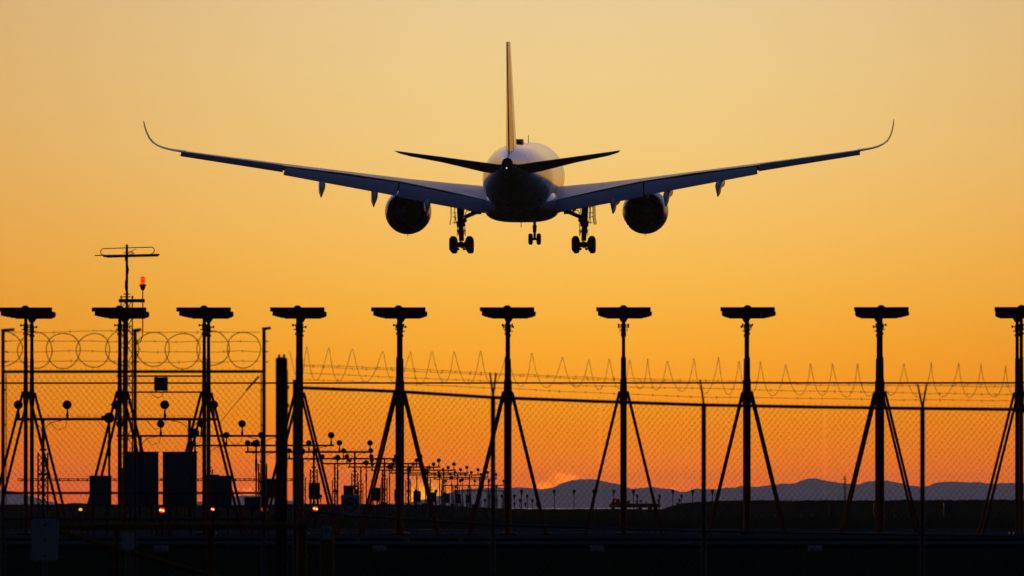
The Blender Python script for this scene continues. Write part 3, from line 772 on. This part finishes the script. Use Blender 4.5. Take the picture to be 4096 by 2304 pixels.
# ------------------------------------------------------------------ approach light bars
def pipe_py(i): return [1677, 1743.6, 1782, 1808, 1835, 1854.5, 1868, 1880.6, 1892, 1899.5, 1909, 1916, 1941, 1963.7][i]
def make_bar(i):
    Yr = 171 + 34 * i
    off = 12.44 if i == 0 else (12.4 if i < 3 else 12.3)
    c = Vector((442 * Yr / F - off, Yr, 0))
    zp = EYE + (HOR - pipe_py(i)) * Yr / F
    root = empty('approach_light_bar', c)
    root.rotation_euler = (0, 0, -RW)
    s = 1.2
    b = MB(); b.tube((-2 * s - .1, 0, zp), (2 * s + .1, 0, zp), .033 if i < 3 else .04, None, 8)
    bar = b.build('crossbar', 'galv', root)
    if i in (0, 3):
        b = MB(); b.box((0, 0, zp + .028), (4 * s, .03, .012))
        for q in range(420):
            x = random.uniform(-2 * s, 2 * s)
            b.tube((x, random.uniform(-.02, .02), zp), (x + random.uniform(-.03, .03), random.uniform(-.04, .04), zp + random.uniform(.06, .13)), .0018, .001, 3)
        b.build('bird_spikes', 'wire', bar)
    for x in (-1.5 * s, 1.5 * s):
        b = MB()
        for sg in (-1, 1): b.path([(x, .03, zp - .45), (x + sg * .06, .03, zp - .2), (x + sg * .2, .03, zp - .08), (x + sg * .45, .02, zp - .03)], .009, 5)
        b.build('cable', 'lamp_case', bar)
    for k in (-1, 0, 1):
        b = MB(); b.path([(k * s, .0, zp - .02), (k * s - .05, .02, zp - .2), (k * s - .25, .02, zp - .24 - .03 * random.random()), (k * s - .45, .02, zp - .04)], .007, 5)
        b.build('cable', 'lamp_case', bar)
    for k in range(-2, 3):
        x = k * s
        b = MB(); b.lathe([(-.06, .03), (-.05, .062), (0, .088), (.045, .100), (.07, .112), (.085, .112), (.085, .02)], (x, -.02, zp + .35), (0, -1, .06), 16)
        for sg in (-1, 1): b.ball((x + sg * .108, -.08, zp + .35), .016, 6, 4)
        lamp = b.build('lamp', 'lamp_case', root)
        b = MB(); b.tube((x, 0, zp), (x, 0, zp + .28), .02, None, 8); b.tube((x, 0, zp), (x, 0, zp + .12), .034, .038, 8); b.tube((x, 0, zp + .13), (x, 0, zp + .16), .032, None, 8)
        b.build('stem', 'galv', lamp)
    for sg in (-1, 1):
        x = sg * 1.5 * s
        b = MB(); b.tube((x, .05, .3), (x, .05, zp), .04, None, 8); b.box((x, .05, zp - .75), (.16, .12, .05)); b.box((x, .05, zp - 1.35), (.24, .14, .06)); b.build('support_post', 'galv', root)
        b = MB(); lattice(b, x, .05, .24, 0, zp - .82, .020, .18); b.build('lattice_mast', 'galv', root)
    return root
for i in range(14):
    o = make_bar(i)
    nm = {0: 'nearest row of five lamps on a crossbar with bird spikes, left of the timber post', 13: 'farthest and lowest row of five lamps on a crossbar'}.get(i, '%s nearest row of five approach lamps on a receding crossbar' % ORD[i + 1])
    tag(o, nm, 'light bar', 'approach light bars receding into the distance')
    # the flasher standing in front of the bar centre
    if i < 12:
        Yr = 171 + 34 * i - 1.5
        fr = empty('flasher_light', (442 * Yr / F - 12.5, Yr, 0), 'round flasher lamp on a pole in the middle of the %s light bar' % ('nearest' if i == 0 else ORD[i + 1] + ' nearest'), 'flasher', 'flashers along the light bars')
        b = MB(); b.tube((0, 0, 0), (0, 0, 2.76), .03, None, 8); b.tube((0, 0, 1.9), (0, 0, 2.3), .045, None, 8); b.build('pole', 'galv', fr)
        b = MB(); b.lathe([(-.09, .04), (-.07, .095), (0, .122), (.05, .132), (.075, .132)], (0, -.02, 2.83), (0, -1, .05), 16); b.box((-.13, 0, 2.84), (.12, .1, .09)); h_ = b.build('lamp_head', 'lamp_case', fr)
        b = MB(); b.lathe([(.07, .105), (.095, .09), (.105, .02)], (0, -.02, 2.83), (0, -1, .05), 16); b.build('lens', 'glass', h_)
        b = MB(); bx0 = .47
        b.box((bx0, .3, 1.285), (.44, .24, .62)); b.box((bx0, .29, 1.605), (.47, .28, .02)); b.build('control_box', 'cabinet', fr, bevel=.006)
        b = MB()
        for dx in (-.16, .16): b.box((bx0 + dx, .3, .49), (.05, .05, .98))
        b.path([(bx0 + .22, .3, 1.0), (bx0 + .28, .28, .7), (bx0 + .2, .26, .45), (bx0 + .12, .26, .2)], .014, 5); b.path([(bx0 - .1, .2, 1.0), (bx0 - .14, .2, .6), (bx0 - .05, .2, .3)], .014, 5)
        b.build('box_stand', 'galv', fr)
        if i in (5, 7, 9, 11):
            b = MB(); b.box((bx0 + .42, .5, .46), (.30, .24, .84)); b.box((bx0 + .42, .5, .89), (.34, .28, .03)); b.build('transformer_box', 'cabinet', fr, bevel=.006)

# stake lights far out
def make_stake(h, r):
    o = empty('stake_light')
    b = MB(); b.tube((0, 0, 0), (0, 0, h - r), r * .26, r * .22, 6); b.tube((0, 0, h - r * 3.2), (0, 0, h - r * 1.2), r * .25, r * .55, 8); b.build('stem', 'lamp_case', o)
    b = MB(); b.lathe([(-1.5 * r, .45 * r), (-.8 * r, .85 * r), (0, r), (.55 * r, .9 * r), (.9 * r, .5 * r), (r, .05 * r)], (0, 0, h), (0, 0, 1), 12); b.build('lamp', 'lamp_case', o)
    return o
ROWS = [(640, 1964, 13, [1268.6, 1348, 1427, 1507, 1586, 1664, 1744, 1822, 2086, 2217, 2296, 2375, 2455, 2533.6, 2691.5, 2771, 2850], 'tallest'),
        (735, 1983, 11, [1283.5, 1958, 2008, 2057.6, 2109, 2549, 2638, 2726], 'second tallest'),
        (820, 2000, 10.5, [1511, 1940, 1985, 2030, 2080, 2129, 2634, 2717], 'third tallest'),
        (900, 2014, 9.5, [2058, 2102, 2148, 2620, 2709], 'shortest')]
for Yr, py, dpx, lst, rn in ROWS:
    s_ = Yr / F
    st0 = None
    for i, px in enumerate(sorted(lst)):
        if st0 is None: o = st0 = make_stake(EYE + (HOR - py) * s_, dpx / 2 * s_)
        else: o = copy_tree(st0)
        o.location = ((px - 2048) * s_, Yr, 0)
        tag(o, 'thin far stake light, %s from left in the %s row' % (ORD[i + 1], rn), 'stake light', 'stake lights beyond the field')

# small lit lamps at ground level
def ground_lamp(px, py, Yc, mat, core, r, label):
    p = at(px, py, Yc)
    o = empty('obstruction_lamp', (p.x, p.y, 0), label, 'lamp', 'small lit lamps near the ground')
    b = MB(); b.tube((0, 0, 0), (0, 0, p.z - r), .03, .025, 8); b.tube((0, 0, p.z - r * 1.6), (0, 0, p.z - r * .8), r * .9, r, 10); b.build('stem', 'lamp_case', o)
    b = MB(); b.ball((0, 0, p.z), r, 12, 8, (1, 1, .9)); le = b.build('lens', mat, o)
    if core:
        b = MB()
        for dx, dz in ((-.45, .1), (.4, -.1)): b.ball((dx * r, -r * .85, p.z + dz * r), r * .32, 8, 6)
        b.build('bulb', core, le)
ground_lamp(322, 2038, 200, 'amber_lamp', None, .05, 'small lit amber lamp low on the field at the left')
ground_lamp(648, 2041, 140, 'red_lamp', 'red_core', .06, 'small lit red lamp between the feet of the two tall cabinets')
ground_lamp(851, 2037, 139, 'red_lamp', 'red_core', .038, 'small lit red lamp by the lower edge of the smaller right cabinet')
ground_lamp(1052, 2037, 150, 'red_lamp', None, .045, 'small lit red lamp right of the low pale cabinet')
ground_lamp(1074, 2038.5, 152, 'red_dim', None, .03, 'dim red lamp just left of the thick timber post')
ground_lamp(1262, 2035, 190, 'red_lamp', 'red_core', .075, 'bright lit red lamp right of the thick timber post')

# ------------------------------------------------------------------ fences
def chain_fabric(b, P0, P1, zb0, zt0, zb1, zt1, d=.0725, dh=.0855, ra=.0019, rb=.0013, knuckle=True, slant=1, s_off=0.0):
    """two families of diagonal wires filling the strip between P0 and P1 (xy); s_off keeps the weave continuous from panel to panel"""
    A = Vector((P0[0], P0[1])); B = Vector((P1[0], P1[1])); L = (B - A).length; dr = (B - A) / L
    zb = lambda s: zb0 + (zb1 - zb0) * s / L
    zt = lambda s: zt0 + (zt1 - zt0) * s / L
    Z0 = -1.2; zlo, zhi = min(zb0, zb1), max(zt0, zt1)
    def P(s, z): return Vector((A.x + dr.x * s, A.y + dr.y * s, z))
    n = 90
    for fam, r in ((slant, ra), (-slant, rb)):
        k = int((s_off - 6) / d)
        while k * d < s_off + L + 6:
            lo = hi = None
            for q in range(n + 1):
                z = zlo + (zhi - zlo) * q / n; s = k * d + fam * (z - Z0) * d / dh - s_off
                if 0 <= s <= L and zb(s) <= z <= zt(s):
                    if lo is None: lo = (s, z)
                    hi = (s, z)
            if lo and hi[1] - lo[1] > .02: b.tube(P(*lo), P(*hi), r, None, 4)
            k += 1
    if knuckle:
        s = d - (s_off % d)
        while s < L:
            b.tube(P(s, zt(s) - .01), P(s + random.uniform(-.012, .012), zt(s) + .055), .003, .0018, 4)
            s += d
    return L

def barbed(b, pts, r=.003, gap=.12):
    b.path(pts, r, 5)
    for a, c in zip(pts, pts[1:]):
        a = Vector(a); c = Vector(c); L = (c - a).length; n = max(1, int(L / gap))
        for i in range(n):
            p = a.lerp(c, (i + random.random() * .3) / n)
            for q in range(2):
                t = random.uniform(0, 3.14); v = Vector((random.uniform(-.012, .012), math.cos(t) * .022, math.sin(t) * .022))
                b.tube(p - v, p + v, .0022, None, 3)
            b.ball(p, .006, 5, 4)

# left fence: flat panel with face-on razor coils
YG = 85.0
gs = YG / F
fl = empty('chain_link_fence', at(535, 2030, YG) * 1.0, 'chain-link fence panel at left topped by round face-on razor coils', 'fence')
fl.location.z = ground_z(YG)
go = fl.location.copy()
def G(px, py, dy=0.0): return at(px, py, YG) + Vector((0, dy, 0)) - go
gz = 0.0
top_py, bot_py = 1487, 1972
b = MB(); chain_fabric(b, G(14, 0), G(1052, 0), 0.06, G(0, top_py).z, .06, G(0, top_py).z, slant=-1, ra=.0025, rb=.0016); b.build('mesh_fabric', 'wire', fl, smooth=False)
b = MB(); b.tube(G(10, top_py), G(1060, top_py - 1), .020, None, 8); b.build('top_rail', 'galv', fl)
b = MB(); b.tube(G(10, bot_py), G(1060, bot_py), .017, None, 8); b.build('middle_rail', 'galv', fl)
b = MB(); b.tube(G(10, 2075), G(1060, 2075), .017, None, 8); b.build('bottom_rail', 'galv', fl)
for px, ptop, ex in ((12, 1322, 46), (540, 1322, 24), (1056, 1316, 26)):
    b = MB(); p = G(px, ptop); b.tube((p.x, 0, 0), (p.x, 0, p.z), .024, .022, 10); b.tube((p.x - .02, 0, p.z), (p.x + ex * gs, -.03, p.z + .012), .020, .018, 8)
    for py in (1365, 1406, 1447): b.box(G(px + 9, py), (.05, .03, .012))
    b.build('post', 'galv', fl)
for px in (24, 1044):
    b = MB(); p = G(px, 1495); b.tube((p.x, .03, .1), (p.x, .03, p.z), .006, None, 6)
    for py in (1560, 1700, 1850, 1950): b.box(G(px + (-6 if px < 500 else 6), py), (.04, .02, .02))
    b.build('tension_bar', 'galv', fl)
for py in (1327, 1365, 1406, 1447):
    b = MB(); pts = [G(20 + (1040 - 20) * i / 12, py + random.uniform(-4, 4), .01) for i in range(13)]
    barbed(b, pts, .0032, .14); b.build('barbed_wire', 'wire', fl)
b = MB(); k = 0
for cx in (22, 138, 253, 371, 489, 610, 730, 852, 976):
    cen = G(cx, 1397 + random.uniform(-5, 5), .02 + (.02 if k % 2 else -.02)); rr = .203 * random.uniform(.97, 1.04); k += 1
    ex = random.uniform(.96, 1.04); n = 40
    pts = [cen + Vector((rr * ex * math.cos(2 * math.pi * i / n), .03 * math.sin(2 * math.pi * i / n), rr * 1.04 * math.sin(2 * math.pi * i / n) + .012 * math.sin(4 * math.pi * i / n + cx))) for i in range(n)]
    if cx < 30: pts = [p for p in pts if p.x > G(14, 0).x]; pts.sort(key=lambda p: -p.z); b.path(pts, .0056, 5)
    else: b.path(pts, .0056, 5, closed=True)
    for i in range(0, n, 3):
        p = pts[i % len(pts)]
        v = Vector((random.uniform(-.03, .03), 0, random.uniform(-.03, .03)))
        b.add([p + v * .55 + Vector((0, .004, 0)), p - v * .55 + Vector((0, .004, 0)), p + Vector((v.z, .002, -v.x)) * .35], [(0, 1, 2)])
b.build('razor_coil', 'wire', fl)
b = MB(); b.path([G(1036, 1505), G(1000, 1545), G(985, 1562)], .014, 6); b.tube(G(1000, 1545), G(880, 1690), .004, None, 5); b.build('brace', 'galv', fl)

# right fence
def RF(px):
    """distance of the fence line at column px"""
    x0 = (1177 - 2048) / F * 88; x1 = (4096 - 2048) / F * 86
    # line through (x0,118) and (x1,98): solve x = t*Y
    t = (px - 2048) / F; m = (86 - 88) / (x1 - x0)
    return (88 - m * x0) / (1 - m * t)
def rail_py(px): return interp([(1150, 1549), (1177, 1550), (1594, 1566), (1972, 1590), (2400, 1606), (2815, 1620), (3300, 1629), (3690, 1634), (4096, 1638), (4400, 1640)], px)
fr0 = at(1177, 2030, RF(1177)); fr0.z = 0
fr_ = empty('chain_link_fence', fr0, 'long chain-link fence on the right with Y-shaped barbed-wire arms and wavy razor coil', 'fence')
def Q(px, py, dy=0.0): return at(px, py, RF(px)) + Vector((0, dy, 0)) - fr0
b = MB(); so = 0.0
cuts = [1180, 1594, 1972, 2400, 2815, 3300, 3690, 4096, 4330]
for a_, c_ in zip(cuts, cuts[1:]):
    pa, pc = Q(a_, rail_py(a_)), Q(c_, rail_py(c_))
    so += chain_fabric(b, pa, pc, ground_z(RF(a_)) + .04, pa.z, ground_z(RF(c_)) + .04, pc.z, slant=1, ra=.0024, rb=.0017, s_off=so)
b.build('mesh_fabric', 'wire', fr_, smooth=False)
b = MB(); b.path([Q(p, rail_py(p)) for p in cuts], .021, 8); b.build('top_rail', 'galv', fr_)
b = MB(); b.path([Q(p, y) for p, y in ((1180, 2038), (1400, 2062), (1700, 2082), (1972, 2098), (2815, 2125), (4330, 2150))], .015, 8); b.build('middle_rail', 'galv', fr_)
for px, arms in ((1180, ()), (1972, ((-12, 1490), (12, 1492))), (2815, ((-14, 1518),)), (3690, ((-19, 1537), (17, 1535))), (4330, ((-18, 1540), (18, 1540)))):
    b = MB(); p = Q(px, rail_py(px)); gzp = ground_z(RF(px)); b.tube((p.x, p.y, gzp), (p.x, p.y, p.z + (.02 if arms else .1)), .031, .029, 10)
    for dx, py in arms: b.tube(Q(px, rail_py(px) - 2), Q(px + dx, py), .014, .011, 6)
    b.build('post', 'galv', fr_)
def bw(table, dy):
    b = MB(); pts = [Q(p, interp(table, p) + random.uniform(-1.5, 1.5), dy) for p in range(1185, 4340, 105)]
    barbed(b, pts, .0026, .15); b.build('barbed_wire', 'wire', fr_)
bw([(1150, 1457), (1600, 1473), (1972, 1492), (2400, 1512), (2815, 1522), (3300, 1532), (4340, 1542)], 0)
bw([(1150, 1490), (1600, 1510), (1972, 1524), (2400, 1545), (2815, 1553), (3300, 1566), (3690, 1573), (4340, 1580)], .05)
bw([(1150, 1515), (1600, 1535), (1972, 1552), (2400, 1573), (2815, 1588), (3300, 1595), (3690, 1600), (4340, 1606)], .0)
bw([(1150, 1462), (1600, 1480), (1972, 1498), (2400, 1518), (2815, 1528), (3300, 1538), (4340, 1548)], .25)
PK = [(1155, 1400), (1225, 1390), (1313, 1396), (1408, 1392), (1530, 1408), (1641, 1414), (1727, 1404), (1816, 1410), (1922, 1406), (2027, 1412), (2127, 1420), (2250, 1434), (2357, 1436), (2438, 1430), (2520, 1436), (2592, 1436), (2671, 1444), (2778, 1430), (2876, 1434), (2958, 1442),
      (3044, 1448), (3145, 1460), (3245, 1450), (3332, 1457), (3433, 1454), (3530, 1450), (3619, 1450), (3728, 1454), (3840, 1450), (3927, 1461), (4027, 1460), (4120, 1462), (4220, 1462), (4320, 1465)]
b = MB(); pts = []
for (x0, y0), (x1, y1) in zip(PK, PK[1:]):
    y0 += random.uniform(-9, 6); y1 += random.uniform(-4, 4)
    tr = interp([(1150, 1518), (1600, 1530), (2127, 1544), (2600, 1560), (3044, 1580), (3500, 1584), (4340, 1594)], (x0 + x1) / 2) + random.uniform(-4, 6)
    sk = random.uniform(-.08, .08)
    for i in range(18):
        t = i / 18; th_ = 2 * math.pi * t
        px = x0 + (x1 - x0) * (t - .62 / (2 * math.pi) * math.sin(th_) + sk * math.sin(math.pi * t) ** 2)
        top = y0 + (y1 - y0) * t; py = tr + (top - tr) * (.5 + .5 * math.cos(th_))
        pts.append(Q(px, py, .18 + .2 * math.sin(th_)))
b.path(pts, .0032, 5)
for p in pts[::2]:
    v = Vector((random.uniform(-.02, .02), 0, random.uniform(-.02, .02)))
    b.add([p + v * .5, p - v * .5, p + Vector((v.z, .003, -v.x)) * .35], [(0, 1, 2)])
b.build('razor_coil', 'wire', fr_)

# thick gate post
YP = 84.0; ps = YP / F
pp = at(1126, 2030, YP); pp.z = ground_z(YP)
gp = empty('timber_post', pp, 'thick dark square timber post with jagged metal cap, between the two fences', 'post')
zt = at(0, 1440, YP).z - pp.z
b = MB(); b.box((0, 0, zt / 2), (46 * ps, .14, zt)); 
b.build('post_body', 'post', gp, bevel=.01)
b = MB()
b.loft([[Vector((x * k, y * k, zt + z)) for x, y in ((-23 * ps, -.07), (23 * ps, -.07), (23 * ps, .07), (-23 * ps, .07))] for z, k in ((-.005, 1.02), (.02, .95), (.035, .62))])
for dx in (-9, 10): b.tube((dx * ps, 0, zt), (dx * ps, 0, zt + 19 * ps), .014, .012, 8); b.ball((dx * ps, 0, zt + 18 * ps), .016, 8, 6)
b.build('post_cap', 'galv', gp)
b = MB(); b.tube((25 * ps, .02, zt - .12), (24 * ps, .02, zt - 1.3), .004, None, 5); b.box((26 * ps, 0, zt - .33), (.03, .05, .04)); b.box((26 * ps, 0, zt - .55), (.03, .05, .04)); b.build('wire_bracket', 'galv', gp)

# yellow barrier gate and bollard in the dark foreground
YY = 80.0; ys = YY / F
gz0 = ground_z(YY)
p0 = at(840, 2030, YY); p0.z = gz0
yb = empty('barrier_gate', p0, 'dark yellow tube barrier gate with long horizontal bar and slanted brace', 'barrier')
W_ = lambda px, py: at(px, py, YY) - p0
b = MB(); b.tube(W_(240, 2106), W_(1232, 2104), .038, None, 10); b.build('barrier_bar', 'yellow', yb)
b = MB(); b.tube(W_(235, 2128), W_(940, 2330), .030, None, 10); b.build('brace', 'yellow', yb)
for px, r in ((465, .04), (842, .05), (1208, .055)):
    b = MB(); q = W_(px, 2085); b.tube((q.x, .06, 0), (q.x, .06, q.z), r, None, 12); b.build('upright', 'yellow', yb)
p0 = at(1308, 2030, YY); p0.z = gz0
bo = empty('bollard', p0, 'thick yellow bollard with a small pale notice on its top', 'bollard')
zt = at(0, 2104, YY).z - gz0
b = MB(); b.lathe([(0, .083), (zt - .03, .083), (zt - .008, .07), (zt, .04)], (0, 0, 0), (0, 0, 1), 18); b.build('bollard_post', 'yellow', bo)
b = MB(); b.box((0, -.09, zt - .075), (.108, .008, .15)); nt = b.build('notice', 'sign_white', bo)
b = MB(); b.lathe([(0, .028), (.003, .028), (.003, .02), (0, .02)], (0, -.0955, zt - .05), (0, -1, 0), 16, False); b.box((0, -.096, zt - .05), (.05, .002, .008), mat=Matrix.Rotation(R(40), 3, 'Y')); b.build('notice_symbol', 'sign_dark', nt)

def post_sign(px0, px1, py0, py1, Yc, label, name='road_sign', rnd=.035):
    s_ = Yc / F; base_ = Vector((((px0 + px1) / 2 - 2048) * s_, Yc, ground_z(Yc)))
    o = empty(name, base_, label, 'sign')
    zc = EYE + (HOR - (py0 + py1) / 2) * s_ - base_.z; w_ = (px1 - px0) * s_; h = (py1 - py0) * s_
    ring_ = []
    for cx, cz, a0 in ((1, 1, 0), (-1, 1, 90), (-1, -1, 180), (1, -1, 270)):
        for q in range(5):
            a = R(a0 + q * 22.5); ring_.append((cx * (w_ / 2 - rnd) + rnd * math.cos(a), cz * (h / 2 - rnd) + rnd * math.sin(a)))
    b = MB(); b.loft([[Vector((x, yy, zc + z)) for x, z in ring_] for yy in (-.004, .004)]); pl = b.build('sign_plate', 'sign_white', o, ang=30)
    b = MB(); b.tube((0, .035, 0), (0, .035, zc + h / 2 - .03), .025, None, 10); b.build('sign_post', 'galv', o)
    return o, pl, zc, w_, h
o, pl, zc, w_, h = post_sign(125, 233, 2075, 2241, 78.0, 'blank white rounded sign plate on a post in the dark lower left corner')
b = MB()
for dz in (.34, -.02, -.40): b.tube((0, -.004, zc + dz * h), (0, -.012, zc + dz * h), .011, None, 8)
b.build('bolt', 'sign_dark', pl)
post_sign(485, 538, 2129, 2196, 79.0, 'small pale rounded plate on a thin post, under the left tall cabinet', rnd=.02)

# round prohibition sign fixed to the right fence
Ys = RF(1402) - .06; s_ = Ys / F
ps_ = at(1402, 2018, Ys)
pr = empty('prohibition_sign', ps_, 'square white prohibition sign with barred circle, wired low on the right fence', 'sign')
b = MB(); b.box((0, 0, 0), (76 * s_, .006, 77 * s_)); pl = b.build('sign_plate', 'sign_white', pr, bevel=.002)
b = MB(); b.lathe([(0, 29 * s_), (.004, 29 * s_), (.004, 23 * s_), (0, 23 * s_)], (0, -.004, -1 * s_), (0, -1, 0), 32, False)
b.box((0, -.006, -1 * s_), (50 * s_, .003, 6 * s_), mat=Matrix.Rotation(R(42), 3, 'Y')); b.build('barred_circle', 'sign_red', pl)
b = MB(); b.box((-2 * s_, -.0045, 1 * s_), (30 * s_, .002, 7 * s_)); b.box((4 * s_, -.0046, 5 * s_), (10 * s_, .002, 10 * s_)); b.build('sign_symbol', 'sign_dark', pl)

# small marker plates along the path
for i, px in enumerate((645, 1518, 2388, 3260)):
    p = at(px, 2212, 107.0); zg = ground_z(107.0)
    b = MB(); b.box((0, 0, .05), (.21, .03, .09)); b.box((-.07, .02, .01), (.02, .02, .08)); b.box((.07, .02, .01), (.02, .02, .08))
    o = b.build('marker_plate', 'sign_white', bevel=.004); o.location = (p.x, 107.0, zg)
    tag(o, ['low pale marker plate on the ground in front of the yellow barrier', 'low pale marker plate on the ground right of the yellow bollard', 'low pale marker plate on the ground in front of the middle antennas', 'low pale marker plate on the ground right of the single-armed fence post'][i], 'marker', 'marker plates along the path')
# weights at the antenna feet
for i, px in enumerate((1430, 1627, 1842)):
    p = at(px, 2168, 131)
    b = MB(); b.lathe([(0, .06), (.05, .055), (.07, .03)], (0, 0, 0), (0, 0, 1), 10)
    o = b.build('ground_stud', 'yellow'); o.location = (p.x, 131, 0.0)
    tag(o, '%s small yellowish stud at the edge of the concrete, right of the timber post' % ('leftmost', 'middle', 'rightmost')[i], 'stud', 'studs along the concrete edge')

# ------------------------------------------------------------------ far things
# service vehicle with flatbed
YV = 1150.0; vs = YV / F
pv = at(2540, 2037, YV); vz = EYE + (HOR - 2039) * vs
vh = empty('service_truck', (pv.x, YV, 0), 'dark long service truck with a red light, far across the field', 'truck')
V = lambda px, py: Vector(((px - 2540) * vs, 0, EYE + (HOR - py) * vs))
def vbox(b, x0, x1, y0, y1, d=2.2, dy=0):
    a = V(x0, y1); c = V(x1, y0); b.box(((a.x + c.x) / 2, dy, (a.z + c.z) / 2), (c.x - a.x, d, c.z - a.z))
b = MB(); a = [V(2436, 2026), V(2436, 2020), V(2446, 2009), V(2450, 2004), V(2516, 2004), V(2520, 2030), V(2446, 2030)]
b.loft([[p + Vector((0, yy, 0)) for p in a] for yy in (-1.2, 1.2)]); b.build('cab', 'vehicle', vh, bevel=.03)
b = MB(); vbox(b, 2447, 2480, 1996, 1999); vbox(b, 2450, 2478, 1999, 2005, 1.8); b.build('roof_rack', 'vehicle', vh, bevel=.02)
b = MB(); vbox(b, 2512, 2640, 2014, 2030); vbox(b, 2545, 2552, 2000, 2015, 1); vbox(b, 2558, 2569, 2001, 2008, 1); vbox(b, 2560, 2562, 2008, 2015, .3); vbox(b, 2512, 2519, 2001, 2012, 1); vbox(b, 2582, 2588, 2009, 2015, 1); b.build('flatbed', 'vehicle', vh, bevel=.02)
for px in (2452, 2500, 2560, 2600, 2622):
    for yy in (-1.0, 1.0):
        p = V(px, 2032.5); b = MB(); b.lathe([(-.14, .2), (-.14, .36), (.14, .36), (.14, .2)], (p.x, yy, .36), (0, 1, 0), 14); b.build('wheel', 'rubber', vh)
b = MB(); b.ball(V(2461, 2005.8) + Vector((0, -1.25, 0)), .11, 8, 6); b.build('warning_light', 'red_dim', vh)

# radio tower beyond the dyke
YR = 2600.0; rs = YR / F
pr_ = at(3380, 2030, YR)
rt = empty('radio_tower', (pr_.x, YR, 0), 'tiny far lattice radio tower with platforms in front of the hills', 'tower')
zr_ = lambda py: EYE + (HOR - py) * rs
b = MB(); lattice(b, 0, 0, 8 * rs, 0, zr_(1925), .09, .9); lattice(b, 0, 0, 4 * rs, zr_(1925), zr_(1905), .06, .5); b.tube((0, 0, zr_(1905)), (0, 0, zr_(1894)), .08, .04, 6); b.build('tower_lattice', 'galv', rt)
b = MB()
for py, wd in ((1917, 14), (1953, 12), (1988, 12)): b.tube((0, 0, zr_(py + 1.5)), (0, 0, zr_(py - 1.5)), wd * rs / 2, None, 10)
for dx in (-6, 6): b.tube((dx * rs, 0, zr_(1917)), (dx * rs, 0, zr_(1904)), .05, None, 5)
b.build('platform', 'galv', rt)
b = MB(); b.ball((0, 0, zr_(1893)), .14, 8, 6); b.build('aviation_lamp', 'red_dim', rt)
p = at(3361, 1971, 2500.0)
o = empty('obstruction_lamp', (p.x, p.y, 0), 'tiny red light left of the far radio tower', 'lamp')
b = MB(); b.tube((0, 0, 0), (0, 0, p.z), .05, .04, 6); b.build('stem', 'galv', o)
b = MB(); b.ball((0, 0, p.z), .16, 8, 6); b.build('lens', 'red_dim', o)

# dark utility huts on the bank at the right
for i, (x0, x1, y0, y1) in enumerate(((3317, 3340, 2021, 2035), (3495, 3508, 2014, 2032), (3775, 3810, 2012, 2036))):
    Yc = 560.0; s_ = Yc / F
    o = empty('utility_box', (((x0 + x1) / 2 - 2048) * s_, Yc, 0), ['dark low utility box on the far grass, left of the last Y-armed post', 'dark narrow utility box on the far grass beside an antenna mast', 'dark square utility box on the far grass near the right edge'][i], 'utility box', 'utility boxes on the far grass')
    zt = EYE + (HOR - y0) * s_; w_ = (x1 - x0) * s_
    b = MB(); b.box((0, 0, zt / 2), (w_, .4, zt)); b.build('box_body', 'vehicle', o, bevel=.01)
    b = MB(); b.box((0, 0, zt + .015), (w_ + .06, .48, .03)); b.build('box_lid', 'vehicle', o)
# small pale edge markers on the far field
for i, px in enumerate((3021, 3045, 3070, 3100, 3203, 3250, 3577)):
    Yc = 500.0; p = at(px, 2036, Yc)
    b = MB(); b.box((0, 0, .07), (.04, .02, .14)); b.box((0, -.012, .13), (.10, .02, .09))
    o = b.build('edge_marker', 'sign_white'); o.location = (p.x, Yc, 0)
    tag(o, '%s of the tiny pale edge markers on the far grass at the right' % ('leftmost', 'second from left', 'third from left', 'middle', 'fifth from left', 'sixth from left', 'rightmost')[i], 'marker', 'edge markers on the far grass')

# ------------------------------------------------------------------ haze over the whole field
hz = bpy.data.materials.new('haze'); hz.use_nodes = True
k = NT(hz.node_tree)
pv_ = k.new('ShaderNodeVolumePrincipled')
pv_.inputs['Color'].default_value = (1.0, 1.0, .66, 1)
pv_.inputs['Density'].default_value = HAZE_D
pv_.inputs['Anisotropy'].default_value = 0.42
o_ = k.new('ShaderNodeOutputMaterial'); k.link(pv_.outputs[0], o_.inputs['Volume'])
b = MB(); b.box((0, (HAZE_FAR - 3200) / 2, (HAZE_TOP - 2) / 2), (40000, HAZE_FAR + 3200, HAZE_TOP + 2))
tag(b.build('haze', hz, smooth=False), kind='stuff')
